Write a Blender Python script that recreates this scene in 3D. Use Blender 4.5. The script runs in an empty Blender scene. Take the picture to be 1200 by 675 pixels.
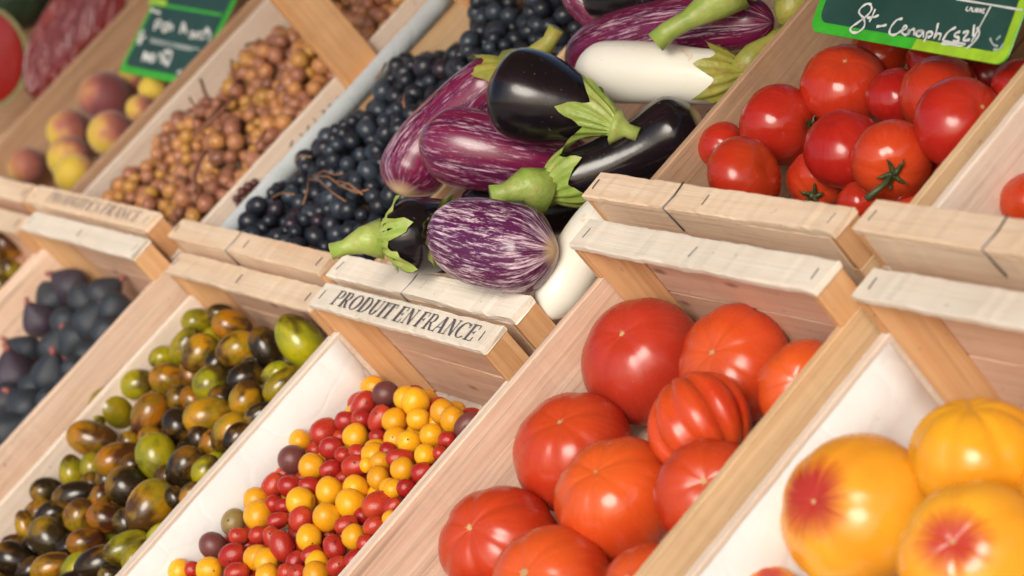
import bpy, bmesh, math, random
import numpy as np
from mathutils import Matrix, Vector, Quaternion

# ------------------------------------------------------------------ frame of the stall
# Local stall frame S: L along the row of crates, D up the slope, N out of the slope.
TH = math.radians(27)
M = Matrix.Translation((0, 0, 1.02)) @ Matrix.Rotation(TH, 4, 'X')
FPX = 3062.08
RC = np.array([[0.50138993, 0.63120494, -0.59176723],
               [0.1116028, -0.72541625, -0.67920253],
               [-0.85799356, 0.27450243, -0.43416066]])
CAM = np.array([1.970, -0.696, 1.011])
CT = np.array([600, 337.5])

sc = bpy.context.scene
col = sc.collection
R = random.Random(7)

# ------------------------------------------------------------------ camera
cd = bpy.data.cameras.new('camera')
co = bpy.data.objects.new('camera', cd); col.objects.link(co)
cm = Matrix.Identity(4)
for i in range(3):
    cm[i][0] = RC[0, i]; cm[i][1] = -RC[1, i]; cm[i][2] = -RC[2, i]; cm[i][3] = CAM[i]
co.matrix_world = M @ cm
cd.sensor_width = 36; cd.lens = 36 * FPX / 1200; cd.clip_start = .05; cd.clip_end = 500
cd.dof.use_dof = True; cd.dof.focus_distance = 2.42; cd.dof.aperture_fstop = 5.6
sc.camera = co

# ------------------------------------------------------------------ light
sdir = (M.to_3x3() @ Vector((.60, -.30, .74))).normalized()
w = bpy.data.worlds.new('World'); sc.world = w; w.use_nodes = True
nt = w.node_tree; bg = nt.nodes['Background']
sk = nt.nodes.new('ShaderNodeTexSky'); sk.sky_type = 'NISHITA'; sk.sun_disc = False
sk.sun_elevation = math.asin(sdir.z); sk.sun_rotation = math.atan2(sdir.x, sdir.y)
sk.air_density = 1.0; sk.dust_density = 3.0; sk.ozone_density = .6
nt.links.new(sk.outputs[0], bg.inputs[0]); bg.inputs[1].default_value = .08
sd = bpy.data.lights.new('sun', 'SUN'); so = bpy.data.objects.new('sun', sd); col.objects.link(so)
sd.energy = 1.5; sd.angle = math.radians(28); sd.color = (1, .945, .86)
so.rotation_euler = sdir.to_track_quat('Z', 'Y').to_euler(); so.location = (3, -2, 5)
sc.view_settings.view_transform = 'Standard'; sc.view_settings.look = 'None'
sc.view_settings.gamma = 1; sc.view_settings.exposure = .70

# ------------------------------------------------------------------ helpers
def ray(p):
    return RC.T @ np.array([p[0] - CT[0], p[1] - CT[1], FPX])
def dep(p, d):                      # pixel + depth -> stall frame
    return CAM + ray(p) * (d / FPX)
def onax(p, i, v):                  # pixel -> point where coordinate i equals v, with depth
    r = ray(p); k = (v - CAM[i]) / r[i]
    return CAM + k * r, k * FPX
def proj(P):
    v = RC @ (np.asarray(P) - CAM)
    return CT + FPX * v[:2] / v[2], v[2]

def tag(o, label=None, cat=None, group=None, kind=None):
    if label: o['label'] = label
    if cat: o['category'] = cat
    if group: o['group'] = group
    if kind: o['kind'] = kind
    return o
def T(P): return Matrix.Translation(Vector(tuple(float(a) for a in P)))
def empty(name, P):
    o = bpy.data.objects.new(name, None); col.objects.link(o); o.empty_display_size = .02
    o.matrix_world = M @ T(P); return o
def link(name, me, parent=None, mat=None, local=None):
    """mesh object; without parent `local` is the matrix in S, with parent it is relative to it"""
    if mat is not None and len(me.materials) == 0: me.materials.append(mat)
    o = bpy.data.objects.new(name, me); col.objects.link(o)
    L = local if local is not None else Matrix.Identity(4)
    if parent is None: o.matrix_world = M @ L
    else: o.parent = parent; o.matrix_basis = L
    return o
def mesh(name, vs, fs, smooth=False):
    me = bpy.data.meshes.new(name); me.from_pydata([tuple(map(float, v)) for v in vs], [], fs)
    if smooth: me.polygons.foreach_set('use_smooth', [True] * len(me.polygons))
    me.update(); return me

# ------------------------------------------------------------------ materials
class NT:
    def __init__(s, name):
        s.m = bpy.data.materials.new(name); s.m.use_nodes = True; s.t = s.m.node_tree
        s.b = s.t.nodes['Principled BSDF']; s.oi = None
    def n(s, typ, **kw):
        x = s.t.nodes.new('ShaderNode' + typ)
        for k, v in kw.items(): setattr(x, k, v)
        return x
    def l(s, a, b): s.t.links.new(a, b)
    def coord(s, which='Object', rnd=True, scale=(1, 1, 1)):
        tc = s.n('TexCoord'); mp = s.n('Mapping'); s.l(tc.outputs[which], mp.inputs[0]); mp.inputs['Scale'].default_value = scale
        if rnd:
            cx = s.n('CombineXYZ'); mm = s.n('MATH' if 0 else 'Math', operation='MULTIPLY'); s.l(s.rand(), mm.inputs[0]); mm.inputs[1].default_value = 37.
            for i in range(3): s.l(mm.outputs[0], cx.inputs[i])
            s.l(cx.outputs[0], mp.inputs['Location'])
        return mp.outputs[0]
    def rand(s):
        if s.oi is None: s.oi = s.n('ObjectInfo')
        return s.oi.outputs['Random']
    def noise(s, vec, scale, detail=4, rough=.55, dist=0):
        x = s.n('TexNoise'); s.l(vec, x.inputs['Vector']); x.inputs['Scale'].default_value = scale
        x.inputs['Detail'].default_value = detail; x.inputs['Roughness'].default_value = rough; x.inputs['Distortion'].default_value = dist
        return x.outputs['Fac']
    def ramp(s, fac, stops, interp='LINEAR'):
        x = s.n('ValToRGB'); s.l(fac, x.inputs[0]); cr = x.color_ramp; cr.interpolation = interp
        while len(cr.elements) < len(stops): cr.elements.new(.5)
        for e, (p, c) in zip(cr.elements, stops):
            e.position = p; e.color = (*c, 1) if len(c) == 3 else c
        return x.outputs[0]
    def mix(s, fac, a, b, mode='MIX'):
        x = s.n('Mix', data_type='RGBA', blend_type=mode)
        for inp, v in ((x.inputs[0], fac), (x.inputs[6], a), (x.inputs[7], b)):
            if isinstance(v, (int, float)): inp.default_value = v
            elif isinstance(v, tuple): inp.default_value = (*v, 1) if len(v) == 3 else v
            else: s.l(v, inp)
        return x.outputs[2]
    def math(s, op, a, b=0.):
        x = s.n('Math', operation=op)
        for inp, v in ((x.inputs[0], a), (x.inputs[1], b)):
            if isinstance(v, (int, float)): inp.default_value = v
            else: s.l(v, inp)
        return x.outputs[0]
    def mr(s, v, a, b, c=0., d=1.):
        x = s.n('MapRange'); s.l(v, x.inputs[0])
        for i, q in enumerate((a, b, c, d)): x.inputs[i + 1].default_value = q
        return x.outputs[0]
    def sep(s, vec):
        x = s.n('SeparateXYZ'); s.l(vec, x.inputs[0]); return x.outputs
    def bump(s, h, strength=.3, dist=.001):
        x = s.n('Bump'); s.l(h, x.inputs['Height']); x.inputs['Strength'].default_value = strength; x.inputs['Distance'].default_value = dist
        s.l(x.outputs[0], s.b.inputs['Normal'])
    def out(s, colr=None, rough=.5, **kw):
        if colr is not None:
            if isinstance(colr, tuple): s.b.inputs['Base Color'].default_value = (*colr, 1)
            else: s.l(colr, s.b.inputs['Base Color'])
        if isinstance(rough, (int, float)): s.b.inputs['Roughness'].default_value = rough
        else: s.l(rough, s.b.inputs['Roughness'])
        for k, v in kw.items():
            inp = s.b.inputs[k.replace('_', ' ')]
            if hasattr(v, 'links'): s.l(v, inp)
            else: inp.default_value = v
        return s.m

def wood(name, light, dark, axis, figure=.5, fine=1.0, knots=False):
    t = NT(name)
    sc3 = [22, 22, 22]; sc3[axis] = 1.6
    v = t.coord('Object', True, tuple(sc3))
    n1 = t.noise(v, 1.6, 5, .6, 1.2)
    sc4 = [240, 240, 240]; sc4[axis] = 6
    v2 = t.coord('Object', True, tuple(sc4)); n2 = t.noise(v2, 1., 4, .65)
    v3 = t.coord('Object', True); n3 = t.noise(v3, 9, 3)
    base = t.mix(t.mr(n1, .5 - .35 * figure - .03, .5 + .35 * figure), light, dark)
    base = t.mix(t.mr(n2, .45, .8, 0, .28 * fine), base, tuple(c * .55 for c in dark))
    base = t.mix(t.mr(n3, .45, .8, 0, .35), base, tuple(min(1, c * 1.05) for c in light))
    var = t.mr(t.rand(), 0, 1, .86, 1.08)
    hs = t.n('HueSaturation'); t.l(base, hs.inputs['Color']); t.l(var, hs.inputs['Value'])
    c = hs.outputs[0]
    if knots:
        vo = t.n('TexVoronoi'); vo.inputs['Scale'].default_value = 1.; sk3 = [26, 26, 26]; sk3[axis] = 9
        t.l(t.coord('Object', True, tuple(sk3)), vo.inputs['Vector'])
        c = t.mix(t.mr(vo.outputs['Distance'], .05, .13, .7, 0), c, (.20, .09, .04))
    # water stains and grey wear
    stn = t.noise(t.coord('Object', True), 5.5, 5, .65, .8)
    c = t.mix(t.mr(stn, .50, .72, 0, .26), c, tuple(x * .62 + .03 for x in dark))
    sc5 = [90, 90, 90]; sc5[axis] = 2.2
    lines = t.noise(t.coord('Object', True, tuple(sc5)), 1., 3, .7, .6)
    c = t.mix(t.mr(lines, .56, .70, 0, .40 * fine), c, tuple(x * .66 for x in dark))
    # dirt flecks
    fl = t.noise(t.coord('Object', True), 130, 2)
    c = t.mix(t.mr(fl, .70, .78, 0, .5), c, (.22, .15, .10))
    t.bump(t.math('ADD', n2, lines), .6, .0010)
    return t.out(c, t.mr(n2, .2, .8, .55, .75), Specular_IOR_Level=.3)

CREAM, CREAMD = (.87, .72, .55), (.76, .53, .35)
PINE, PINED = (.82, .575, .42), (.68, .40, .265)
PINK, PINKD = (.82, .645, .51), (.70, .475, .345)
WX = wood('wood_cream_along', CREAM, CREAMD, 0, .7, .8)
WXb = wood('wood_pale_along', (.86, .80, .70), (.78, .68, .55), 0, .7, .6)
PX = wood('wood_pine_along', PINE, PINED, 0, .6, 1.1, True)
PY = wood('wood_plank_deep', PINK, PINKD, 1, .55, 2.2)
PYb = wood('wood_plank_pale', (.81, .715, .62), (.71, .565, .45), 1, .6, .9)
PYd = wood('wood_plank_weathered', (.52, .35, .23), (.36, .21, .12), 1, .55, 1.2)
PZ = wood('wood_post_grain', (.78, .48, .25), (.60, .29, .12), 2, .6, 1.2)
PYo = wood('wood_plank_honey', (.80, .59, .37), (.68, .43, .22), 1, .6, 1.2)
PZd = wood('wood_post_dark', (.62, .36, .20), (.42, .19, .09), 2, .5, 1.2)

def plain(name, c, rough=.5, **kw):
    t = NT(name); v = t.coord('Object', True); n = t.noise(v, 60, 3)
    cc = t.mix(t.mr(n, .3, .75), c, tuple(x * .72 for x in c)); return t.out(cc, rough, **kw)
STEEL = plain('staple_steel', (.16, .16, .18), .4, Metallic=.8)
INK = plain('ink', (.12, .11, .13), .8)
INKF = plain('ink_faded', (.42, .36, .32), .8)

def mat_tomato(name, c1, c2, shoulder, blush=None, rough=.22, blush_lo=.55, blush_hi=.95, speck=1.):
    t = NT(name); v = t.coord('Object', True); n = t.noise(v, 16, 3, .5); tc = t.n('TexCoord')
    s = t.sep(tc.outputs['Normal']); g = t.sep(tc.outputs['Object'])
    nn = t.n('VectorMath', operation='NORMALIZE'); t.l(tc.outputs['Object'], nn.inputs[0]); z = t.sep(nn.outputs[0])[2]
    c = t.mix(t.mr(n, .32, .68), c1, c2)
    c = t.mix(t.math('MULTIPLY', t.mr(z, .35, .98, 0, 1), t.mr(n, .3, .7, .25, .85)), c, shoulder)
    an0 = t.n('Math', operation='ARCTAN2'); q0 = t.sep(nn.outputs[0]); t.l(q0[1], an0.inputs[0]); t.l(q0[0], an0.inputs[1])
    cx0 = t.n('CombineXYZ'); t.l(t.math('MULTIPLY', an0.outputs[0], 4.), cx0.inputs[0]); t.l(t.math('ADD', t.math('MULTIPLY', z, .8), t.math('MULTIPLY', t.rand(), 30)), cx0.inputs[1])
    sr = t.noise(cx0.outputs[0], 2.6, 4, .65)
    c = t.mix(t.mr(sr, .52, .78, 0, .26 * speck), c, tuple(min(1, a * 1.25 + .05) for a in c1)); c = t.mix(t.mr(sr, .45, .25, 0, .24 * speck), c, tuple(a * .62 for a in c2))
    big_ = t.noise(v, 7, 3, .6); c = t.mix(t.mr(big_, .52, .75, 0, .45 * speck), c, tuple(a * .75 for a in c2))
    if blush:
        an = t.n('Math', operation='ARCTAN2'); q = t.sep(nn.outputs[0]); t.l(q[1], an.inputs[0]); t.l(q[0], an.inputs[1])
        cx = t.n('CombineXYZ'); t.l(t.math('MULTIPLY', an.outputs[0], 3.), cx.inputs[0]); t.l(t.math('MULTIPLY', t.rand(), 20), cx.inputs[1])
        st = t.noise(cx.outputs[0], 2.2, 4, .7)
        zz = t.math('ADD', z, t.mr(st, .25, .75, -.07, .06)); zz = t.math('ADD', zz, t.mr(n, .3, .7, -.05, .05))
        c = t.mix(t.mr(zz, blush_lo, blush_hi, 0, 1), c, blush)
    # fine pale flecks of the skin
    vo = t.noise(v, 420, 1); c = t.mix(t.mr(vo, .70, .80, 0, .22), c, tuple(min(1, a * 1.6 + .05) for a in c2))
    hs = t.n('HueSaturation'); t.l(c, hs.inputs['Color']); t.l(t.mr(t.rand(), 0, 1, .498, .507), hs.inputs['Hue']); t.l(t.mr(t.rand(), 0, 1, .80, 1.08), hs.inputs['Value'])
    t.bump(t.noise(v, 45, 2), .14, .003)
    rr = t.mr(t.noise(v, 25, 3), .3, .7, rough - .05, rough + .1)
    return t.out(hs.outputs[0], rr, Subsurface_Weight=.12, Subsurface_Radius=(.01, .003, .001), Subsurface_Scale=.6, Specular_IOR_Level=.5)

TOM_BEEF = mat_tomato('tomato_beef_skin', (.62, .058, .014), (.52, .026, .010), (.68, .10, .02))
TOM_DARK = mat_tomato('tomato_dark_red_skin', (.42, .022, .014), (.34, .014, .012), (.50, .03, .02))
TOM_RED = mat_tomato('tomato_red_skin', (.56, .030, .014), (.46, .018, .012), (.64, .06, .018), rough=.16)
TOM_YEL = mat_tomato('tomato_yellow_skin', (.88, .43, .030), (.86, .32, .02), (.84, .30, .03), blush=(.46, .03, .02), blush_lo=.80, blush_hi=.97, speck=.4)
CH_YEL = mat_tomato('cherry_yellow_skin', (.87, .41, .012), (.80, .33, .010), (.84, .42, .02), rough=.22)
CH_RED = mat_tomato('cherry_red_skin', (.52, .030, .018), (.36, .012, .012), (.58, .07, .02), rough=.2, speck=1.4)
CH_PUR = mat_tomato('cherry_purple_skin', (.13, .045, .04), (.20, .05, .045), (.10, .05, .045), rough=.33)
CH_OLV = mat_tomato('cherry_olive_skin', (.26, .21, .05), (.24, .13, .06), (.20, .06, .055), rough=.3)

def mat_olive(name, a, b, dark, lo, hi):
    t = NT(name); v = t.coord('Object', True); tc = t.n('TexCoord')
    n = t.noise(v, 1.1, 3, .5); n2 = t.noise(v, .9, 3, .6, .5)
    sv = t.n('Mapping'); t.l(v, sv.inputs[0]); sv.inputs['Scale'].default_value = (7, 7, 1.)
    st = t.noise(sv.outputs[0], 1., 3, .6)
    c = t.mix(t.mr(n, .35, .65), a, b)
    c = t.mix(t.mr(st, .5, .72, 0, .55), c, tuple(x * .55 for x in a))
    nn = t.n('VectorMath', operation='NORMALIZE'); t.l(tc.outputs['Object'], nn.inputs[0]); z = t.sep(nn.outputs[0])[2]
    q = t.math('ADD', t.math('MULTIPLY', z, .5), t.mr(n2, .3, .7, -.5, .5))
    c = t.mix(t.mr(q, lo, hi, 0, .92), c, dark)
    hs = t.n('HueSaturation'); t.l(c, hs.inputs['Color']); t.l(t.mr(t.rand(), 0, 1, .75, 1.15), hs.inputs['Value']); t.l(t.mr(t.rand(), 0, 1, .48, .515), hs.inputs['Hue'])
    return t.out(hs.outputs[0], .18, Subsurface_Weight=.05, Subsurface_Radius=(.006, .003, .001), Subsurface_Scale=.5)
OLV = {'g': mat_olive('plum_tomato_green', (.36, .29, .008), (.20, .20, .009), (.06, .030, .008), .0, .5),
       'o': mat_olive('plum_tomato_amber', (.42, .17, .007), (.22, .15, .008), (.045, .014, .007), -.2, .35),
       'd': mat_olive('plum_tomato_dark', (.26, .13, .01), (.09, .05, .01), (.009, .007, .006), -.55, -.05)}

def mat_grape_black():
    t = NT('black_grape_skin'); v = t.coord('Object', True); n = t.noise(v, 55, 4, .6); n2 = t.noise(v, 30, 2)
    c = t.mix(t.mr(n, .42, .72), (.004, .004, .008), (.050, .066, .092))
    c = t.mix(t.mr(t.rand(), .6, 1, 0, .45), c, (.06, .085, .12))
    c = t.mix(t.mr(t.rand(), 0, .12, .4, 0), c, (.05, .015, .03))
    return t.out(c, t.mr(n, .35, .7, .22, .5))
GRB = mat_grape_black()
def mat_grape_amber():
    t = NT('amber_grape_skin'); v = t.coord('Object', True); n = t.noise(v, 60, 3, .6)
    c = t.ramp(t.rand(), [(0., (.50, .29, .07)), (.3, (.52, .26, .10)), (.55, (.43, .21, .12)), (.8, (.36, .16, .10)), (1., (.22, .10, .06))])
    c = t.mix(t.mr(n, .45, .75, 0, .5), c, (.30, .12, .07))
    return t.out(c, .3, Subsurface_Weight=1., Subsurface_Radius=(1., .5, .2), Subsurface_Scale=.006, Specular_IOR_Level=.4)
GRA = mat_grape_amber()
STEMR = plain('grape_stem_russet', (.22, .09, .05), .7)
STEMB = plain('grape_stem_brown', (.30, .14, .07), .7)

def mat_fig():
    t = NT('fig_skin'); v = t.coord('Object', True); n = t.noise(v, 30, 4, .6)
    sv = t.n('Mapping'); t.l(v, sv.inputs[0]); sv.inputs['Scale'].default_value = (150, 150, 12); st = t.noise(sv.outputs[0], 1, 3)
    c = t.mix(t.mr(n, .3, .7), (.010, .011, .017), (.036, .050, .066)); c = t.mix(t.mr(st, .5, .75, 0, .4), c, (.07, .08, .095))
    c = t.mix(t.mr(t.rand(), .7, 1, 0, .3), c, (.08, .025, .06))
    t.bump(st, .3, .001); return t.out(c, .5)
FIG = mat_fig(); FIGS = plain('fig_stem', (.30, .10, .09), .7)
def mat_peach(name, bias):
    t = NT(name); tc = t.n('TexCoord'); v = t.coord('Object', True); n = t.noise(v, 22, 4, .6)
    x = t.sep(tc.outputs['Object'])[0]; q = t.math('ADD', t.math('MULTIPLY', x, 26.), t.mr(n, .3, .7, -.4, .4)); q = t.math('ADD', q, bias)
    c = t.ramp(t.mr(q, -1, 1), [(.25, (.60, .43, .04)), (.45, (.54, .30, .08)), (.62, (.36, .12, .075)), (.9, (.16, .035, .04))])
    t.bump(t.noise(v, 300, 2), .1, .0005)
    return t.out(c, .65, Sheen_Weight=.3)
PEACH = {'m': mat_peach('peach_maroon', 1.0), 'y': mat_peach('peach_yellow', -.55), 's': mat_peach('peach_split', .05), 'b': mat_peach('peach_dusky', .35)}

def mat_aub(name, base, streak, amount, hot=None, rough=.2):
    """u runs along the fruit, v round it"""
    t = NT(name); tc = t.n('TexCoord'); uv = t.sep(tc.outputs['UV'])
    an = t.math('MULTIPLY', uv[1], 2 * math.pi)
    cx = t.n('CombineXYZ'); t.l(t.math('COSINE', an), cx.inputs[0]); t.l(t.math('SINE', an), cx.inputs[1]); t.l(t.math('MULTIPLY', uv[0], .55), cx.inputs[2])
    ad = t.n('VectorMath', operation='ADD'); t.l(cx.outputs[0], ad.inputs[0]); r3 = t.n('CombineXYZ'); t.l(t.math('MULTIPLY', t.rand(), 40), r3.inputs[2]); t.l(r3.outputs[0], ad.inputs[1])
    n = t.noise(ad.outputs[0], 12., 8, .74, .4); n2 = t.noise(ad.outputs[0], 2.0, 3, .6); n3 = t.noise(ad.outputs[0], 34., 3, .7)
    k = t.math('ADD', n, t.mr(n2, .3, .7, -.08, .08)); k = t.math('ADD', k, t.mr(n3, .3, .7, -.06, .06))
    b = t.mix(t.mr(n2, .35, .65), base, hot) if hot else base
    c = t.mix(t.mr(k, .60 - amount, .70 - amount * .6, 0, 1), b, streak)
    v = t.coord('Object', True); fl = t.noise(v, 260, 2); c = t.mix(t.mr(fl, .70, .76, 0, .35), c, (.35, .30, .30))
    # worn blossom end
    c = t.mix(t.mr(uv[0], .955, .992, 0, 1), c, (.55, .40, .24))
    t.bump(t.noise(v, 40, 3), .12, .002)
    return t.out(c, t.mr(t.noise(v, 22, 3), .3, .7, rough - .04, rough + .12), Specular_IOR_Level=.5)
AUB_B = mat_aub('aubergine_black', (.006, .005, .007), (.022, .011, .018), .02, (.010, .006, .009), .15)
AUB_S = mat_aub('aubergine_striped', (.085, .012, .065), (.74, .58, .66), .13, (.10, .008, .06))
AUB_P = mat_aub('aubergine_purple', (.20, .012, .060), (.60, .38, .48), .055, (.075, .008, .045))
def mat_aubw():
    t = NT('aubergine_white'); v = t.coord('Object', True); n = t.noise(v, 10, 3); tc = t.n('TexCoord'); uv = t.sep(tc.outputs['UV'])
    c = t.mix(t.mr(n, .3, .7), (.86, .85, .78), (.80, .78, .68))
    sp = t.noise(v, 34, 4, .7, 1.)
    c = t.mix(t.math('MULTIPLY', t.mr(sp, .62, .72), .6), c, (.62, .34, .10))
    return t.out(c, .26, Subsurface_Weight=.1, Subsurface_Radius=(.01, .008, .005), Subsurface_Scale=.5)
AUB_W = mat_aubw()
def mat_calyx(name, a, b, edge):
    t = NT(name); v = t.coord('Object', True); n = t.noise(v, 45, 4, .6); s = t.noise(v, 120, 3)
    c = t.mix(t.mr(n, .35, .65), a, b); c = t.mix(t.mr(s, .56, .72, 0, .75), c, edge); lg = t.noise(v, 14, 3); c = t.mix(t.mr(lg, .5, .75, 0, .5), c, tuple(x * .6 for x in a))
    t.bump(t.math('ADD', s, lg), .8, .0015); return t.out(c, .42, Subsurface_Weight=.05, Subsurface_Radius=(.004, .006, .001), Subsurface_Scale=.4)
CALG = mat_calyx('calyx_green', (.26, .38, .06), (.40, .46, .13), (.40, .32, .09))
CALY = mat_calyx('calyx_yellowing', (.36, .34, .06), (.26, .28, .06), (.34, .17, .05))
CALT = mat_calyx('tomato_calyx_green', (.035, .055, .018), (.08, .10, .035), (.14, .11, .05))
SCAR = plain('blossom_scar_tan', (.58, .36, .17), .8)
DOT = plain('dark_scar', (.10, .06, .02), .8)

def mat_paper(name, c):
    t = NT(name); v = t.coord('Object', True); n = t.noise(v, 14, 5, .6); f = t.noise(v, 90, 3)
    cc = t.mix(t.mr(n, .35, .75), c, tuple(x * .88 for x in c)); cc = t.mix(t.mr(f, .68, .8, 0, .3), cc, (.45, .36, .28))
    cr = t.n('TexVoronoi', feature='DISTANCE_TO_EDGE'); cr.inputs['Scale'].default_value = 16; wv_ = t.n('VectorMath', operation='ADD'); t.l(v, wv_.inputs[0]); nz = t.n('TexNoise'); t.l(v, nz.inputs['Vector']); nz.inputs['Scale'].default_value = 9; nm = t.n('VectorMath', operation='SCALE'); t.l(nz.outputs['Color'], nm.inputs[0]); nm.inputs['Scale'].default_value = .08; t.l(nm.outputs[0], wv_.inputs[1]); t.l(wv_.outputs[0], cr.inputs['Vector'])
    t.bump(t.math('ADD', n, t.mr(cr.outputs['Distance'], 0, .06, 0, .2)), .5, .003); return t.out(cc, .7)
PAPW = mat_paper('paper_white', (.74, .73, .725)); PAPB = mat_paper('paper_blue_grey', (.50, .55, .58))

# ------------------------------------------------------------------ mesh builders
def plank(x0, x1, y0, y1, z0, z1, axis, ch=.0009, jit=.0005, seg=None, seed=0):
    """sawn board: chamfered section swept along `axis`, edges slightly uneven"""
    r = random.Random(seed * 977 + 13)
    lo = [x0, y0, z0]; hi = [x1, y1, z1]; a = axis; b, c = [(1, 2), (0, 2), (0, 1)][a]
    n = seg or max(2, int((hi[a] - lo[a]) / .008))
    ch = min(ch, (hi[b] - lo[b]) * .3, (hi[c] - lo[c]) * .3)
    B0, B1, C0, C1 = lo[b], hi[b], lo[c], hi[c]
    sec = [(B0 + ch, C0), (B1 - ch, C0), (B1, C0 + ch), (B1, C1 - ch), (B1 - ch, C1), (B0 + ch, C1), (B0, C1 - ch), (B0, C0 + ch)]
    vs = []; fs = []; jj = [0.] * 4
    for i in range(n + 1):
        t = lo[a] + (hi[a] - lo[a]) * i / n
        jj = [q * .8 + r.uniform(-jit, jit) * .55 for q in jj]; j = [q + r.uniform(-jit, jit) * .35 for q in jj]
        for k, (p, q) in enumerate(sec):
            e = j[(k // 2) % 4] * .6
            v = [0, 0, 0]; v[a] = t + (r.uniform(-jit, jit) if i in (0, n) else 0); v[b] = p + e; v[c] = q + j[(k // 2 + 1) % 4] * .6; vs.append(v)
    for i in range(n):
        for k in range(8):
            p = i * 8 + k; q = i * 8 + (k + 1) % 8; fs.append((p, q, q + 8, p + 8))
    fs.append(tuple(range(7, -1, -1))); fs.append(tuple(n * 8 + k for k in range(8)))
    me = mesh('board', vs, fs); bm = bmesh.new(); bm.from_mesh(me); bmesh.ops.recalc_face_normals(bm, faces=bm.faces); bm.to_mesh(me); bm.free(); return me
def prism(poly, z0, z1):
    n = len(poly); vs = [(x, y, z0) for x, y in poly] + [(x, y, z1) for x, y in poly]
    fs = [tuple(range(n - 1, -1, -1)), tuple(range(n, 2 * n))] + [(i, (i + 1) % n, n + (i + 1) % n, n + i) for i in range(n)]
    me = mesh('prism', vs, fs); bm = bmesh.new(); bm.from_mesh(me); bmesh.ops.recalc_face_normals(bm, faces=bm.faces)
    bmesh.ops.bevel(bm, geom=list(bm.edges), offset=.0012, segments=1, affect='EDGES'); bm.to_mesh(me); bm.free(); return me
def tube(pts, rad, n=6, cap=True, smooth=True):
    pts = [Vector(tuple(map(float, p))) for p in pts]; rad = rad if isinstance(rad, (list, tuple)) else [rad] * len(pts)
    vs = []; fs = []; up = None
    for i, p in enumerate(pts):
        d = (pts[min(i + 1, len(pts) - 1)] - pts[max(i - 1, 0)])
        d = d.normalized() if d.length > 1e-9 else Vector((1, 0, 0))
        if up is None: up = d.orthogonal().normalized()
        up = (up - d * up.dot(d)); up = up.normalized() if up.length > 1e-6 else d.orthogonal().normalized()
        s = d.cross(up)
        for k in range(n):
            a = 2 * math.pi * k / n; vs.append(p + (up * math.cos(a) + s * math.sin(a)) * rad[i])
    for i in range(len(pts) - 1):
        for k in range(n): fs.append((i * n + k, i * n + (k + 1) % n, (i + 1) * n + (k + 1) % n, (i + 1) * n + k))
    if cap: fs.append(tuple(range(n - 1, -1, -1))); fs.append(tuple((len(pts) - 1) * n + k for k in range(n)))
    return mesh('tube', vs, fs, smooth)
def join(meshes):
    bm = bmesh.new()
    for m_ in meshes: bm.from_mesh(m_)
    me = bpy.data.meshes.new('joined'); bm.to_mesh(me); bm.free(); return me
def sphere(rx=1, ry=1, rz=1, nu=20, nv=14, fn=None):
    vs = [(0, 0, 1)]; fs = []
    for i in range(1, nv):
        th = math.pi * i / nv
        for k in range(nu):
            ph = 2 * math.pi * k / nu; vs.append((math.sin(th) * math.cos(ph), math.sin(th) * math.sin(ph), math.cos(th)))
    vs.append((0, 0, -1))
    if fn: vs = [fn(Vector(v)) for v in vs]
    vs = [(v[0] * rx, v[1] * ry, v[2] * rz) for v in vs]
    for k in range(nu): fs.append((0, 1 + k, 1 + (k + 1) % nu))
    for i in range(nv - 2):
        for k in range(nu):
            a = 1 + i * nu + k; b = 1 + i * nu + (k + 1) % nu; fs.append((a, a + nu, b + nu, b))
    l = len(vs) - 1
    for k in range(nu): fs.append((l, 1 + (nv - 2) * nu + (k + 1) % nu, 1 + (nv - 2) * nu + k))
    return mesh('fruit', vs, fs, True)
def frame(zdir, spin=0.):
    q = Vector(tuple(map(float, zdir))).normalized().to_track_quat('Z', 'Y') @ Quaternion((0, 0, 1), spin)
    return q.to_matrix().to_4x4()

# ------------------------------------------------------------------ ground and stall
def ground_mat():
    t = NT('pale_stone_paving'); v = t.coord('Object', False); n = t.noise(v, 1.2, 5); f = t.noise(v, 160, 2)
    c = t.mix(t.mr(n, .3, .7), (.36, .325, .285), (.42, .38, .33)); c = t.mix(t.mr(f, .5, .75, 0, .5), c, (.30, .27, .24)); t.bump(f, .4, .004); return t.out(c, .85)
g = mesh('ground', [(-200, -200, 0), (200, -200, 0), (200, 200, 0), (-200, 200, 0)], [(0, 1, 2, 3)])
g.materials.append(ground_mat()); go = bpy.data.objects.new('ground', g); col.objects.link(go); tag(go, kind='structure')

FLOOR_N = -.262
stall = bpy.data.objects.new('stall_table', None); col.objects.link(stall); stall.matrix_world = M @ T((-.7, 0, FLOOR_N))
tag(stall, 'slanted wooden trestle table under the crates', 'table')
for i in range(9):
    y = -.64 + i * .15
    link('table_board', plank(-2.1, 2.1, y, y + .142, -.022, 0, 0, seed=i, seg=20), stall, PX)
for lx in (-1.95, 0, 1.95):
    for ly in (-.55, .62):
        P = M @ Vector((-.7 + lx, ly, FLOOR_N - .023))
        me = prism([(-.03, -.03), (.03, -.03), (.03, .03), (-.03, .03)], 0, P.z - .012)
        o = bpy.data.objects.new('table_leg', me); me.materials.append(PZd); col.objects.link(o)
        o.parent = stall; o.matrix_parent_inverse = stall.matrix_world.inverted(); o.matrix_basis = T((P.x, P.y, 0))

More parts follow.
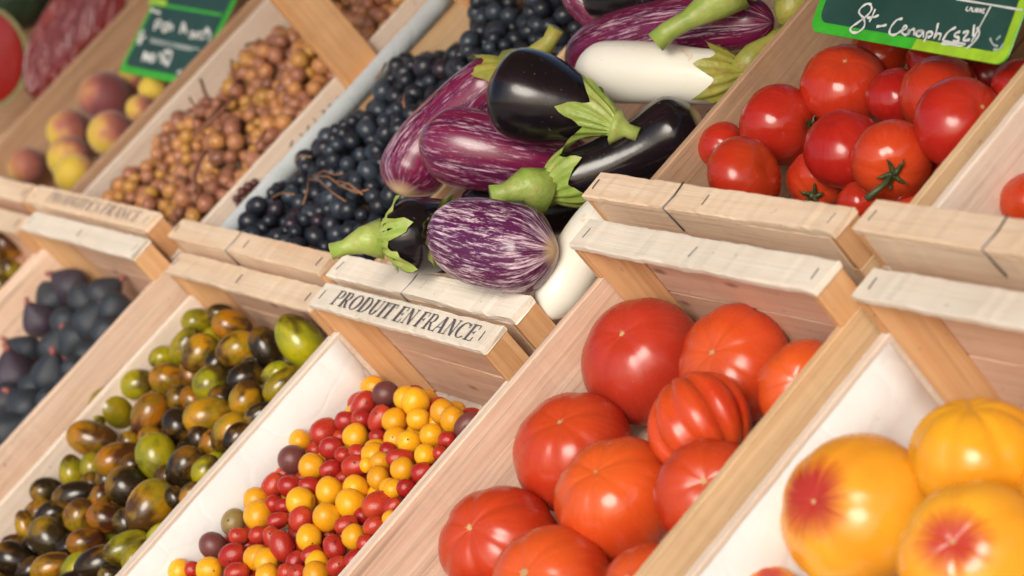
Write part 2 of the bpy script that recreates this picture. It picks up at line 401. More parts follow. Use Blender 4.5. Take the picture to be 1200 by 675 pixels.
# unseen canvas awning, added to shade the back rows and warm their light
AWN = bpy.data.objects.new('added_shade_awning', None); col.objects.link(AWN); tag(AWN, 'brown canvas awning on poles, added out of view to shade the back rows', 'awning')
def canvas():
    nx, ny = 24, 14; vs = []
    for i in range(nx + 1):
        for j in range(ny + 1):
            u, v = i / nx, j / ny; vs.append((-4.2 + 6.9 * u, -.86 + 2.7 * v, 2.30 + .42 * v - .05 * math.sin(math.pi * ((u * 3) % 1)) * math.sin(math.pi * v)))
    return mesh('canvas', vs, [(i * (ny + 1) + j, (i + 1) * (ny + 1) + j, (i + 1) * (ny + 1) + j + 1, i * (ny + 1) + j + 1) for i in range(nx) for j in range(ny)], True)
def awn(name, me, mat): o = bpy.data.objects.new(name, me); me.materials.append(mat); col.objects.link(o); o.parent = AWN; return o
awn('canvas', canvas(), plain('shade_awning_canvas', (.50, .30, .17), .85))
for ax_ in (-4.15, 2.65):
    for ay_, az_ in ((-.84, 2.30), (1.82, 2.71)): awn('pole', tube([(ax_, ay_, 0), (ax_, ay_, az_)], .02, 10), STEEL)

# ------------------------------------------------------------------ crates
FR_LEN, BK_LEN = .52, .50
DROP = .043          # side boards end this far under the end battens
HEIGHT = .155
crate_data = {}
def staple(P, ddir, w=.011):
    x, y, z = P
    pts = [(x, y, z - .002), (x, y, z + .0006), (x + ddir[0] * w, y + ddir[1] * w, z + .0006), (x + ddir[0] * w, y + ddir[1] * w, z - .002)]
    return tube(pts, .0006, 4, True, False)
def crate(key, L, D, N, W, b, front, label, side=None, batten=None, panel=None, post=None, drop=DROP, H=HEIGHT, wires=(), seed=0, length=None, right=None):
    ln = length or (FR_LEN if front else BK_LEN)
    y0 = D + b - ln if front else D
    root = empty('wooden_crate', (L, y0, N - H))
    tag(root, label, 'crate', 'wooden produce crates on the stall')
    side = side or PY; batten = batten or WX; panel = panel or PX; post = post or PZ
    z = lambda n: n + H
    bt = .007; st = .009; pt = .006
    k = seed * 31
    for e in (0, 1):
        ya, yb = (0, b) if e == 0 else (ln - b, ln)
        link('top_batten', plank(0, W, ya, yb, z(-bt), z(0), 0, .0012, .0013, seed=k + e), root, batten)
        yo = (ya + .0008, ya + pt) if e == 0 else (yb - pt, yb - .0008)
        hh = (H - bt - .012)
        link('end_board', plank(st + .001, W - st - .001, *yo, .012 + hh * .46 + .0015, z(-bt) - .0004, 0, .0008, .0006, seed=k + 3 + e), root, panel)
        link('end_board', plank(st + .001, W - st - .001, *yo, .012, .012 + hh * .46, 0, .0008, .0006, seed=k + 5 + e), root, panel)
        for s in (0, 1):
            lx, ly = .040, b - pt - .002
            x0 = st + .0015 if s == 0 else W - st - .0015; sx = 1 if s == 0 else -1
            yc = yo[1] + .0006 if e == 0 else yo[0] - .0006; sy = 1 if e == 0 else -1
            link('corner_post', prism([(x0, yc), (x0 + sx * lx, yc), (x0, yc + sy * ly)], .0125, z(-bt) - .0004), root, post)
            # outer cheek of the corner above the side board
            xa = (0.0005, st) if s == 0 else (W - st, W - .0005)
            link('corner_cheek', plank(*xa, ya + .0008, yb - .0008, z(-drop) + .0005, z(-bt) - .0004, 2, .0008, .0004, seed=k + 9 + s + e * 2), root, post)
        for q in (.012, W * .5, W - .014):
            j = R.uniform(-.004, .004)
            if e == (1 if front else 0): link('staple', staple((q + j, (ya + yb) / 2 - .006, z(0)), (R.uniform(-.2, .2), 1)), root, STEEL)
        if (e == 1) == front:
            for wq in wires:
                yf = ya - .0008
                link('binding_wire', tube([(wq, yb, z(.0006)), (wq + .003, (ya + yb) / 2, z(.0008)), (wq + .001, yf, z(.0004)), (wq + .004, yf - .0004, z(-.012)), (wq + .007, yf - .0002, z(-.028))], .0008, 5), root, STEEL)
    for s in (0, 1):
        xa = (0, st) if s == 0 else (W - st, W)
        link('side_board', plank(*xa, .0004, ln - .0004, .010, z(-drop), 1, .0012, .0006, seed=k + 20 + s), root, (right or side) if s else side)
    nb = 5; wv = (W - .002) / nb
    for i in range(nb):
        link('floor_board', plank(.001 + i * wv, .001 + (i + 1) * wv - .004, .002, ln - .002, 0, .0095, 1, seed=k + 30 + i), root, side)
    crate_data[key] = dict(L=L, D=D, N=N, W=W, b=b, y0=y0, ln=ln, fl=N - H + .0095, H=H, root=root, drop=drop)
    return root

crate('Z', -1.69, -.115, -.04, .385, .031, True, 'pale crate of green fruit left of the fig crate', seed=1, post=PZ)
crate('A', -1.276, -.110, -.033, .381, .031, True, 'pale crate of dark figs with bright white end batten', side=PY, batten=WXb, seed=2, H=.165)
crate('B', -.865, -.098, -.064, .383, .032, True, 'wooden crate of green and brown plum tomatoes', side=PYb, seed=3)
crate('C', -.445, -.102, -.045, .365, .032, True, 'crate of mixed cherry tomatoes with lettered end batten', side=PYb, batten=WXb, seed=4, H=.165)
crate('D', 0, .0, .0, .362, .033, True, 'wooden crate of large red beef tomatoes', side=PY, batten=WXb, seed=5, wires=(), H=.158, right=PYo)
crate('E', .378, .015, -.019, .40, .031, True, 'white lined crate of yellow tomatoes with red blush', side=PYb, batten=WXb, seed=6, H=.165)
crate('W', -2.19, -.075, -.035, .41, .030, False, 'weathered crate holding cut watermelons in the far corner', side=PYd, seed=7, H=.175)
crate('P', -1.765, -.072, -.03, .415, .030, False, 'wooden crate of peaches with a green price card', side=PYd, seed=8, H=.175)
crate('M', -1.335, -.070, -.031, .411, .030, False, 'wooden crate full of amber grapes', side=PYb, panel=WX, seed=9, H=.18, drop=.050)
crate('G', -.905, -.058, -.052, .408, .029, False, 'crate of black grapes with a blue grey paper lining', side=PYo, batten=WX, panel=WX, seed=10, wires=(.17,), H=.165)
crate('Q', -.475, -.059, -.051, .388, .031, False, 'crate heaped with assorted aubergines', side=PY, batten=WXb, panel=WX, seed=11, wires=(.17,), H=.165)
crate('T', -.056, .061, -.005, .377, .030, False, 'crate of round red tomatoes beneath the large green price card', side=PYd, panel=WX, seed=12, wires=(.135,), H=.175, right=PYo)
crate('U', .345, .066, -.002, .40, .033, False, 'rightmost back crate with pale inner board and one tomato in view', side=PYb, panel=WX, seed=13, wires=(.155,), H=.175)

# supports so that the crates of different height rest on the table
for key, c in crate_data.items():
    h = (c['N'] - c['H']) - FLOOR_N
    sup = empty('support_batten', (c['L'], c['y0'], FLOOR_N)); tag(sup, 'wooden bearers under ' + c['root']['label'], 'bearer', 'bearers under the crates')
    for yy in (.06, c['ln'] - .10):
        link('bearer', plank(.02, c['W'] - .02, yy, yy + .04, .0005, h - .0005, 0, seed=yy * 100), sup, PYd)

# ------------------------------------------------------------------ lettering on the battens
def serif_letters(text, h, slant=.0):
    """thick/thin roman capitals as flat polygons"""
    vs = []; fs = []
    TK, TN, SR = .15, .05, .055
    def quad(p): n = len(vs); vs.extend(p); fs.append(tuple(range(n, n + len(p))))
    def stroke(x0, y0, x1, y1, wd):   # horizontal width wd
        quad([(x0 - wd / 2, y0), (x0 + wd / 2, y0), (x1 + wd / 2, y1), (x1 - wd / 2, y1)])
    def hbar(x0, x1, y, th=TN): quad([(x0, y - th / 2), (x1, y - th / 2), (x1, y + th / 2), (x0, y + th / 2)])
    def serif(x, y, w=.30, th=SR): hbar(x - w / 2, x + w / 2, y + (th / 2 if y < .5 else -th / 2), th)
    def arc(cx, cy, rx, ry, a0, a1, k=14):
        for i in range(k):
            A = [math.radians(a0 + (a1 - a0) * (i + j) / k) for j in (0, 1)]; P = []
            for a in A:
                tw = TN + (TK - TN) * abs(math.cos(a)) ** 1.3
                P.append(((cx + rx * math.cos(a), cy + ry * math.sin(a)), (cx + (rx - tw) * math.cos(a), cy + (ry - tw * .5 - .02) * math.sin(a))))
            quad([P[0][0], P[1][0], P[1][1], P[0][1]])
    def vtick(x, y, dy): quad([(x - .03, y), (x + .02, y), (x + .02, y + dy), (x - .03, y + dy)])
    x = 0.
    for ch in text:
        if ch == ' ': x += .22; continue
        base = len(vs); w = .62
        if ch in 'PRDEFI': stroke(.15, 0, .15, 1, TK); serif(.15, 0); serif(.15, 1)
        if ch == 'I': w = .30
        if ch in 'PR': hbar(.15, .38, .975); hbar(.15, .38, .48); arc(.36, .73, .24, .27, -90, 90); w = .62
        if ch == 'R': stroke(.36, .48, .62, 0, TK); serif(.66, 0, .16); w = .74
        if ch == 'D': hbar(.15, .38, .975); hbar(.15, .38, .025); arc(.36, .5, .38, .5, -90, 90, 18); w = .80
        if ch == 'O': arc(.40, .5, .40, .5, 0, 360, 28); w = .84
        if ch == 'C': arc(.40, .5, .40, .5, 45, 315, 22); vtick(.68, .68, .28); w = .76
        if ch == 'U': stroke(.17, .35, .17, 1, TK); stroke(.64, .33, .64, 1, TN); serif(.17, 1); serif(.64, 1, .26); arc(.37, .35, .275, .35, 180, 360); w = .80
        if ch == 'T': stroke(.33, 0, .33, 1, TK); serif(.33, 0); hbar(0, .66, .97); vtick(.03, .72, .25); vtick(.64, .72, .25); w = .70
        if ch in 'EF': hbar(.15, .56, .975); hbar(.15, .42, .52); vtick(.56, .74, .25); vtick(.43, .42, .2); w = .62
        if ch == 'E': hbar(.15, .58, .025); vtick(.58, .0, .26); w = .66
        if ch == 'N': stroke(.13, 0, .13, 1, TN); stroke(.64, 0, .64, 1, TN); stroke(.13, 1, .64, 0, TK); serif(.13, 0, .22); serif(.64, 1, .22); serif(.10, 1, .16); w = .78
        if ch == 'A': stroke(.08, 0, .37, 1, TN); stroke(.64, 0, .37, 1, TK); hbar(.18, .54, .32); serif(.08, 0, .2); serif(.64, 0, .26); w = .74
        for i in range(base, len(vs)): vs[i] = (vs[i][0] + x + slant * vs[i][1], vs[i][1])
        x += w + .07
    return [(a * h, b_ * h, 0) for a, b_ in vs], fs, x * h
def print_on(key, text, x0, x1, yfrac, hfrac, mat, slant=-.02):
    c = crate_data[key]; e1 = c['y0'] == c['D']
    hh = c['b'] * hfrac; v, f, wd = serif_letters(text, hh, slant); s = (x1 - x0) * c['W'] / wd
    yb = 0 if e1 else c['ln'] - c['b']
    link('printed_lettering', mesh('print', [(a[0] * s, a[1], 0) for a in v], f), c['root'], mat, T((x0 * c['W'], yb + yfrac * c['b'], c['H'] + .0012)))
print_on('C', 'PRODUIT EN FRANCE', .12, .93, .20, .60, INK)
print_on('M', 'PRODUIT EN FRANCE', .16, .92, .24, .56, INKF)

# ------------------------------------------------------------------ paper linings
def sheet(name, pts_grid, mat, label, cat='paper', th=.0008, amp=.0012, seed=0):
    r = random.Random(seed); nu = len(pts_grid); nv = len(pts_grid[0]); vs = []
    for row in pts_grid:
        for p in row: vs.append(Vector(p) + Vector((r.uniform(-amp, amp) * .3, r.uniform(-amp, amp), r.uniform(-amp, amp) * .5)))
    fs = [(i * nv + j, i * nv + j + 1, (i + 1) * nv + j + 1, (i + 1) * nv + j) for i in range(nu - 1) for j in range(nv - 1)]
    me = mesh(name, vs, fs, True); o = link(name, me, None, mat); s = o.modifiers.new('thick', 'SOLIDIFY'); s.thickness = th; s.offset = 1
    return tag(o, label, cat)
def liner(key, mat, label, name='paper_liner', top=-.004, depth=None, both=True, seed=0):
    c = crate_data[key]; xa = c['L'] + .0105; xb = c['L'] + c['W'] - .0105; zt = c['N'] - c['drop'] + top; zb = c['fl'] + .0035 if depth is None else zt - depth
    prof = [(xa, zt), (xa + .0005, (zt + zb) / 2), (xa + .001, zb + .004)]
    if depth is None:
        prof += [(xa + .005, zb)] + [(xa + (xb - xa) * q, zb) for q in (.25, .5, .75)] + [(xb - .005, zb), (xb - .001, zb + .004), (xb - .0005, (zt + zb) / 2), (xb, zt)]
    n = 22; g = []
    for i in range(n + 1):
        y = c['y0'] + c['b'] + .004 + (c['ln'] - 2 * c['b'] - .008) * i / n
        g.append([(x, y, z_) for x, z_ in prof])
    return sheet(name, g, mat, label, seed=seed, amp=.0009)
liner('C', PAPW, 'white paper lining under the cherry tomatoes', seed=1)
liner('E', PAPW, 'white paper lining under the yellow tomatoes', seed=2)
liner('G', PAPB, 'blue grey paper strip along the black grape crate side', top=.006, depth=.03, seed=3)

# ------------------------------------------------------------------ fruit placing
def relax_depth(items, slack=.88, iters=80):
    """items: dict(px,py,r,d); pushes overlapping fruit back along its own sight line"""
    for it in range(iters):
        moved = False
        for i in range(len(items)):
            for j in range(i):
                a, b = items[i], items[j]; A = dep((a['x'], a['y']), a['d']); B = dep((b['x'], b['y']), b['d'])
                ra = a['rp'] * a['d'] / FPX; rb = b['rp'] * b['d'] / FPX; gap = np.linalg.norm(A - B) - slack * (ra + rb)
                if gap < 0:
                    s, o = (a, b) if (a.get('z', 0) + a['d'] > b.get('z', 0) + b['d']) else (b, a)
                    s['d'] += min(.004, -gap * .5 + .0003); moved = True
        if not moved: break

def lobed(k, amp, flat, seed, dimple=.12, nu=64, nv=40):
    r = random.Random(seed); ph = [r.uniform(0, 6.28) for _ in range(6)]; am = [r.uniform(.6, 1.2) for _ in range(k)]
    jit = [r.uniform(-.25, .25) for _ in range(k)]
    def fn(v):
        th = math.acos(max(-1, min(1, v.z))); p = math.atan2(v.y, v.x) % (2 * math.pi)
        s = math.sin(th); u = p * k / (2 * math.pi); i = int(u) % k; fr = u - int(u)
        f0 = jit[i]; crease = math.exp(-((min(fr, 1 - fr)) / .16) ** 2) * am[i if fr < .5 else (i + 1) % k]
        wgt = s ** .8 * (.55 + .45 * abs(v.z))
        rad = 1 - amp * crease * wgt + amp * .25 * math.sin(p * 2 + ph[0]) * s + amp * .35 * math.sin(p + ph[1]) * s + .02 * math.sin(3 * v.z + ph[2] + p)
        c = math.exp(-(th / .32) ** 2); d = math.exp(-((math.pi - th) / .22) ** 2)
        return Vector((v.x * rad, v.y * rad, (v.z * rad) * flat * (1 - dimple * c - dimple * .6 * d)))
    return sphere(nu=nu, nv=nv, fn=fn)
def scale_mesh(me, s):
    me.transform(Matrix.Diagonal((*((s, s, s) if isinstance(s, (int, float)) else s), 1)))
    return me
def star_scar(me, seed, size, rays=7, zside=1):
    """irregular star lying on the fruit skin near its pole; me is in object space"""
    from mathutils.bvhtree import BVHTree
    bm = bmesh.new(); bm.from_mesh(me); bv = BVHTree.FromBMesh(bm); r = random.Random(seed); vs = []; fs = []
    def drop(x, y):
        h = bv.ray_cast(Vector((x, y, 1 * zside)), Vector((0, 0, -zside)))
        return (h[0] + h[1] * .0004) if h[0] else Vector((x, y, 0))
    a0 = r.uniform(0, 6)
    c = [drop(size * .42 * math.cos(a0 + i * .785) * r.uniform(.6, 1.2), size * .42 * math.sin(a0 + i * .785) * r.uniform(.6, 1.2)) for i in range(8)]
    vs += c; fs.append(tuple(range(8)))
    for i in range(rays):
        a = a0 + 6.283 * i / rays + r.uniform(-.25, .25); l = size * r.uniform(.45, .9); wv = size * .10
        p = [(wv * -math.sin(a), wv * math.cos(a)), (wv * math.sin(a), -wv * math.cos(a)), (l * .55 * math.cos(a) + wv * .5 * math.sin(a), l * .55 * math.sin(a) - wv * .5 * math.cos(a)), (l * math.cos(a + .1), l * math.sin(a + .1)), (l * .55 * math.cos(a) - wv * .5 * math.sin(a), l * .55 * math.sin(a) + wv * .5 * math.cos(a))]
        n = len(vs); vs += [drop(*q) for q in p]; fs.append(tuple(range(n, n + 5)))
    bm.free(); return mesh('scar', vs, fs)
def tomato_calyx(me, rad, seed, stem=.02, bend=(.6, .2)):
    from mathutils.bvhtree import BVHTree
    bm = bmesh.new(); bm.from_mesh(me); bv = BVHTree.FromBMesh(bm); r = random.Random(seed); parts = []
    ztop = bv.ray_cast(Vector((0, 0, 1)), Vector((0, 0, -1)))[0].z
    for i in range(5):
        a = 6.283 * i / 5 + r.uniform(-.3, .3); l = rad * r.uniform(.34, .50); pts = []; rr = []
        for q in range(6):
            t = q / 5; x = l * t * math.cos(a + .3 * t); y = l * t * math.sin(a + .3 * t)
            h = bv.ray_cast(Vector((x, y, 1)), Vector((0, 0, -1)))[0]; pts.append((x, y, (h.z if h else 0) + .0015 + .006 * t * t * r.uniform(.2, 1.2))); rr.append(.0028 * (1 - t) ** .7 + .0004)
        parts.append(tube(pts, rr, 5))
    b = Vector((bend[0], bend[1], 1)); parts.append(tube([(0, 0, ztop - .002), (b.x * stem * .3, b.y * stem * .3, ztop + stem * .4), (b.x * stem, b.y * stem, ztop + stem * .8)], [.003, .0026, .0032], 6))
    bm.free(); return join(parts)

def big_tomato(spec, name, mat, seed, plane_i, plane_v, label, group, cat='tomato'):
    pass

def place_big(items, name, group, cat='tomato'):
    relax_depth(items, .93)
    for i, t in enumerate(items):
        P = dep((t['x'], t['y']), t['d']); rx = t['rx'] * t['d'] / FPX; ry = t['ry'] * t['d'] / FPX; r = (rx + ry) / 2; r = max(rx, ry) * 1.06
        tocam = CAM - P; tocam /= np.linalg.norm(tocam)
        ax = t.get('ax')
        if ax is not None:   # pixel at which the pole shows
            q = dep(ax, t['d']) - P; k = min(.97, np.linalg.norm(q) / r); q = q / np.linalg.norm(q)
            q = q - tocam * q.dot(tocam); q /= np.linalg.norm(q); z = q * k + tocam * math.sqrt(1 - k * k)
        else: z = np.array(t.get('zdir', (R.uniform(-.4, .4), R.uniform(-.4, .4), -1.)))
        flat = t.get('flat', .86); me = lobed(t.get('k', 6), t.get('amp', .03) * 1.5 + .004, flat, 100 + i * 7 + len(group), t.get('dim', .10)); scale_mesh(me, r)
        o = link(name, me, None, t['mat'], T(P) @ frame(z, t.get('spin', R.uniform(0, 6))))
        tag(o, t['label'], cat, group)
        if t.get('scar'): link('blossom_scar', star_scar(me, i + 3, t['scar'] * 1.15 * t['d'] / FPX), o, SCAR)
        if t.get('calyx'): link('calyx', tomato_calyx(me, r, i + 5, t.get('stem', .018), t.get('bend', (.6, .2))), o, CALT)

def mk(x, y, rx, ry, d, mat, label, **kw):
    return dict(x=x, y=y, rx=rx, ry=ry, rp=(rx + ry) / 2, d=d, mat=mat, label=label, **kw)

def nd(x, y, n): return onax((x, y), 2, n)[1]
# --- beef tomatoes
n0 = -.102
red = [mk(757, 423, 70, 71, nd(757, 423, n0), TOM_DARK, 'darkest red beef tomato at the back left of its crate', ax=(725, 386), scar=6.5, k=5, amp=.025, flat=.95),
       mk(862, 427, 68, 48, nd(862, 427, n0 - .005), TOM_BEEF, 'red beef tomato at the back centre touching the end board shade', ax=(825, 408), scar=7, flat=.8, k=7),
       mk(945, 455, 56, 56, nd(945, 455, n0), TOM_BEEF, 'beef tomato partly hidden by the right side board at the back', ax=(928, 444), scar=5, flat=.9),
       mk(825, 495, 65, 60, nd(825, 495, n0 + .02), TOM_BEEF, 'deeply ribbed red beef tomato in the middle of its crate', ax=(865, 560), k=10, amp=.17, flat=.86, z=-.06),
       mk(673, 530, 69, 69, nd(673, 530, n0), TOM_BEEF, 'smooth orange red beef tomato against the left side board', ax=(653, 488), scar=7, amp=.03, flat=.93),
       mk(722, 586, 68, 72, nd(722, 586, n0 + .004), TOM_BEEF, 'beef tomato with two bright highlights in front of the ribbed one', ax=(694, 548), scar=6, amp=.03, flat=.94, z=-.02),
       mk(836, 580, 64, 64, nd(836, 580, n0 + .004), TOM_BEEF, 'beef tomato below the ribbed one beside the right side board', ax=(823, 561), scar=9, flat=.93, z=-.03),
       mk(586, 640, 69, 67, nd(586, 640, n0), TOM_BEEF, 'front left beef tomato with creased shoulder', ax=(542, 613), scar=8, k=6, amp=.05, flat=.88),
       mk(646, 692, 72, 68, nd(646, 692, n0), TOM_BEEF, 'beef tomato cut by the lower picture edge with large scar', ax=(608, 667), scar=12, flat=.9, z=-.02),
       mk(760, 697, 58, 57, nd(760, 697, n0), TOM_BEEF, 'beef tomato at the lower picture edge by the right side board', ax=(730, 672), scar=6, flat=.9),
       mk(545, 745, 66, 66, nd(545, 745, n0), TOM_BEEF, 'beef tomato just below the picture edge', flat=.9)]
place_big(red, 'beef_tomato', 'beef tomatoes in the crate')
# --- yellow tomatoes
n0 = -.108
yel = [mk(1005, 602, 89, 84, nd(1005, 602, n0), TOM_YEL, 'yellow tomato with red blush round its scar, against white paper', ax=(944, 585), scar=6, k=6, amp=.02, flat=.92),
       mk(1144, 532, 75, 63, nd(1144, 532, n0 + .005), TOM_YEL, 'plain yellow tomato with green stem scar at the top', zdir=(.1, .45, .9), ax=None, k=7, amp=.05, flat=.85, scar=5),
       mk(1142, 652, 86, 84, nd(1142, 652, n0 + .004), TOM_YEL, 'yellow tomato with large red star blush at the lower right corner', ax=(1112, 632), scar=6, k=6, amp=.025, flat=.92, z=-.05),
       mk(903, 703, 42, 38, nd(903, 703, n0 - .02), TOM_YEL, 'orange tomato barely showing at the lower picture edge', ax=(905, 668), flat=.9),
       mk(1262, 600, 76, 74, nd(1262, 600, n0), TOM_YEL, 'yellow tomato outside the right picture edge', flat=.9),
       mk(1020, 765, 84, 80, nd(1020, 765, n0), TOM_YEL, 'yellow tomato below the picture edge', flat=.9)]
for t in yel:
    if t.get('ax') is None: t.pop('ax', None)
yel[1]['mat'] = mat_tomato('tomato_plain_yellow_skin', (.88, .42, .02), (.84, .33, .016), (.80, .36, .03), speck=.3)
place_big(yel, 'yellow_tomato', 'yellow tomatoes in the white lined crate')
# --- round tomatoes in the back crate
n0 = -.088
tom = [mk(845, 171, 27, 27, nd(845, 169, -.071), TOM_RED, 'small red tomato tucked against the left side board', flat=.93),
       mk(872, 206, 46, 37, nd(872, 206, n0 + .03), TOM_BEEF, 'orange red tomato nearest the front batten', flat=.8, ax=(905, 188), amp=.01, z=-.06),
       mk(913, 147, 46, 45, nd(913, 147, n0 + .012), TOM_RED, 'red tomato with split skin mark and side calyx', ax=(955, 152), calyx=True, flat=.93, amp=.015, stem=.008),
       mk(990, 101, 49, 41, nd(990, 101, n0 + .006), TOM_RED, 'round red tomato with pale top scar below the card corner', ax=(990, 64), scar=5, flat=.86, amp=.02),
       mk(990, 176, 38, 46, nd(990, 176, n0 + .012), TOM_RED, 'red tomato in the middle between two with calyxes', flat=.95, amp=.015),
       mk(1045, 188, 46, 41, nd(1045, 188, n0 + .02), TOM_RED, 'red tomato with dark calyx and stem hanging toward the batten', ax=(1047, 207), calyx=True, stem=.025, bend=(.8, .7), flat=.9, amp=.02, z=-.05, spin=2.4),
       mk(1126, 146, 53, 49, nd(1126, 146, n0 + .018), TOM_RED, 'large dark red tomato beside the right side board', ax=(1155, 122), scar=5, flat=.93, amp=.012, z=-.05),
       mk(1100, 109, 46, 38, nd(1100, 109, n0 + .006), TOM_RED, 'red tomato behind the large dark one', flat=.9, amp=.02),
       mk(1051, 114, 21, 34, nd(1051, 114, n0), TOM_RED, 'narrow visible red tomato between two larger ones', flat=.95),
       mk(1030, 62, 38, 28, nd(1030, 62, n0), TOM_RED, 'red tomato half under the large price card', flat=.85),
       mk(1100, 66, 36, 26, nd(1100, 66, n0), TOM_RED, 'orange red tomato in the shade of the price card', flat=.85),
       mk(1192, 98, 30, 28, nd(1192, 98, n0 + .01), TOM_RED, 'red tomato at the right picture edge beneath the card corner', flat=.9),
       mk(960, 212, 36, 32, nd(960, 212, n0 - .006), TOM_RED, 'orange red tomato low behind the front batten with thin calyx tips', flat=.9, ax=(953, 232), calyx=True, stem=.006),
       mk(1088, 206, 32, 32, nd(1088, 206, n0 - .01), TOM_RED, 'red tomato low between the calyx tomato and the side board', flat=.9),
       mk(1120, 196, 32, 34, nd(1120, 196, n0 + .002), TOM_RED, 'red tomato pressed on the right side board', flat=.9),
       mk(1062, 243, 40, 22, nd(1062, 243, n0 - .004), TOM_RED, 'flat looking red tomato behind the batten joint', flat=.8),
       mk(1008, 236, 26, 22, nd(1008, 236, n0 - .008), TOM_RED, 'small red tomato deep behind the front batten', flat=.9),
       mk(1160, 85, 30, 28, nd(1160, 85, n0 - .015), TOM_DARK, 'shaded dark red tomato deep in the crate', flat=.9)]
place_big(tom, 'red_tomato', 'round red tomatoes in the back crate')
place_big([mk(1206, 236, 35, 33, nd(1206, 236, -.10), TOM_BEEF, 'orange red tomato at the right picture edge in the rightmost back crate', flat=.9)] + [mk(x_, y_, 36, 35, nd(x_, y_, -.10), TOM_RED, 'red tomato outside the picture in the rightmost back crate', flat=.9) for x_, y_ in ((1262, 176), (1300, 236), (1345, 130), (1362, 205), (1290, 300))], 'red_tomato', 'tomato in the rightmost back crate')

# ------------------------------------------------------------------ small fruit heaps
E_SM = sphere(nu=22, nv=16)
def egg_fn(v): return Vector((v.x * (1 - .10 * v.z), v.y * (1 - .10 * v.z), v.z))
chm = None
def place_small(items, name, group, lab, mats, meshes, cat, squash):
    relax_depth(items, .80)
    for i, t in enumerate(items):
        P = dep((t['x'], t['y']), t['d']); s = t['d'] / FPX
        a = math.radians(t['ang']); u = RC[0] * math.cos(a) + RC[1] * math.sin(a)
        tilt = t.get('tilt', 0); z = u * math.cos(tilt) + RC[2] * math.sin(tilt) * t.get('flip', 1)
        if t.get('rev'): z = -z
        me = meshes[t['c']]
        o = link(name, me, None, None, T(P) @ frame(z, R.uniform(0, 6)) @ Matrix.Diagonal((t['b'] * s, t['b'] * s, t['a'] * s, 1)))
        tag(o, lab[t['c']], cat, group)
        if t['c'] in ('y', 'r') and meshes is chm: o.data = CHV[t['c']][i % 5]
        t['o'] = o; t['P'] = P; t['r'] = (t['a'] + t['b']) / 2 * s
def shared(mat, fn=None, nu=22, nv=16):
    me = sphere(nu=nu, nv=nv, fn=fn); me.materials.append(mat); return me

CH = """212 670 15 15 0 y;245 668 16 16 0 y;249.5 639.5 17.5 16 40 p;226 667 10 10 0 r;273.5 612 17 14.5 -70 v;272.7 651 19 14 -25 r;278 671 16 13 -20 r;300 586 16 16 0 y;302 604 18 18 0 y
280 628 13 10.5 0 r;303 627 13 10.5 -20 r;301 654 16.5 16.5 0 y;312.7 658 16 16 0 y;313 675 15 15 0 y;320 568 17 13 -60 r;340 570 16 13.5 15 r;321.5 590.5 11 11 0 r;332 593 10 9 0 r;352.7 588 18 18 0 y;326 610 15 10.5 -20 r
352.7 608.5 17.5 14 -60 r;320 630 15 12.5 60 r;330.5 639.5 20 14.5 70 r;362.5 630.5 16 16 0 y;386.5 575.5 16.5 16.5 0 y;383.5 606 17 17 0 y;346.5 657 13 10.5 -60 r;365 649 14 10.5 -30 r;371 660 14.5 14.5 0 y;371 673 16 16 0 y;336 671 12 11 0 r;348 672 12 11 0 r
363 569 14 11 0 r;417 572 16 16 0 y;411 590 18 18 0 y;443 592 22 16 -20 r;477 572 12.5 11.5 0 r;456 572 12 12 0 y;443 560 14 14 0 y;461 594 14 11 -50 r;457 608 10 10 0 y;438 617 14 12 -30 r;406 615 15 11 -20 r;414 629.5 15 15 0 y;391.5 641 16.5 13.5 60 r;429 637 12 11 0 r;395 663 14 11 -40 r;415 655 14 11 -40 r
352 517 14 14 0 y;342.5 538.5 17.5 17.5 0 p;366 547 16 16 0 y;380 505 18 15 -45 r;389 525 15.5 14 0 r;406 494 14 13 0 r;416 511.5 15.5 15.5 0 y;425 476 21 13.5 -60 r;387 550 14 11 -15 r;416 546 17.5 13 -15 r;420 531 13 11 30 r;437 533 15 15 0 y
424 491 14 12 0 r;452 462 16.5 16 0 d;445 490 18 12.5 -60 r;475 467 15 15 0 y;487.5 471 17 17 0 y;461.5 493 15 15 0 y;490.5 491 14 14 0 y;518.5 482.5 15 15 0 y;531 492 16 16 0 y;546.5 498 18 12.5 -45 d;464.6 514.7 15 15 0 y;480 518 14.5 14.5 0 y;506 510.5 14.5 14.5 0 y
524 516 11.5 11 0 r;516.5 531 10 10 0 r;442 511.5 11 9 0 r;440 527 14 14 0 y;446 541.5 13 13 0 y;469 536.5 17 11 -5 r;499 533.5 13.5 13.5 0 y;471 550 14.5 14.5 0 y;494.6 553 14 12 -30 r;461 573 12 12 0 y;430 545 9 9 0 y;455 528 11 11 0 r;403 533 12 10 0 r;404 560 13 11 -20 r;340 605 12 10 0 r;290 640 11 10 0 r;352 640 12 11 0 r;425 605 12 11 0 r;398 590 12 11 0 r;430 575 12 11 0 y;482 535 11 11 0 y;510 496 11 11 0 y;478 492 11 11 0 y;448 505 10 10 0 r;400 512 11 10 0 r;368 527 11 10 0 r;357 560 12 10 0 r;310 612 11 10 0 r;332 555 10 9 0 r;258 655 11 10 0 r;295 675 12 11 0 r;383 625 11 11 0 r;382 655 12 11 0 r;385 590 11 10 0 y;355 665 11 10 0 r"""
def parse(s, plane, fill_from=None, grow=1.):
    it = []
    for k, q in enumerate([e for e in s.replace('\n', ';').split(';') if e.strip()]):
        x, y, a, b, ang, c = q.split(); x, y, a, b, ang = map(float, (x, y, a, b, ang))
        it.append(dict(x=x, y=y, a=a * grow, b=b * grow, rp=(a + b) / 2, ang=ang, c=c, tilt=R.uniform(-.35, .35), rev=R.random() < .4))
        off = -.014 if fill_from is not None and k >= fill_from else R.uniform(-.001, .003)
        it[-1]['d'] = nd(x, y, plane + off)
    return it
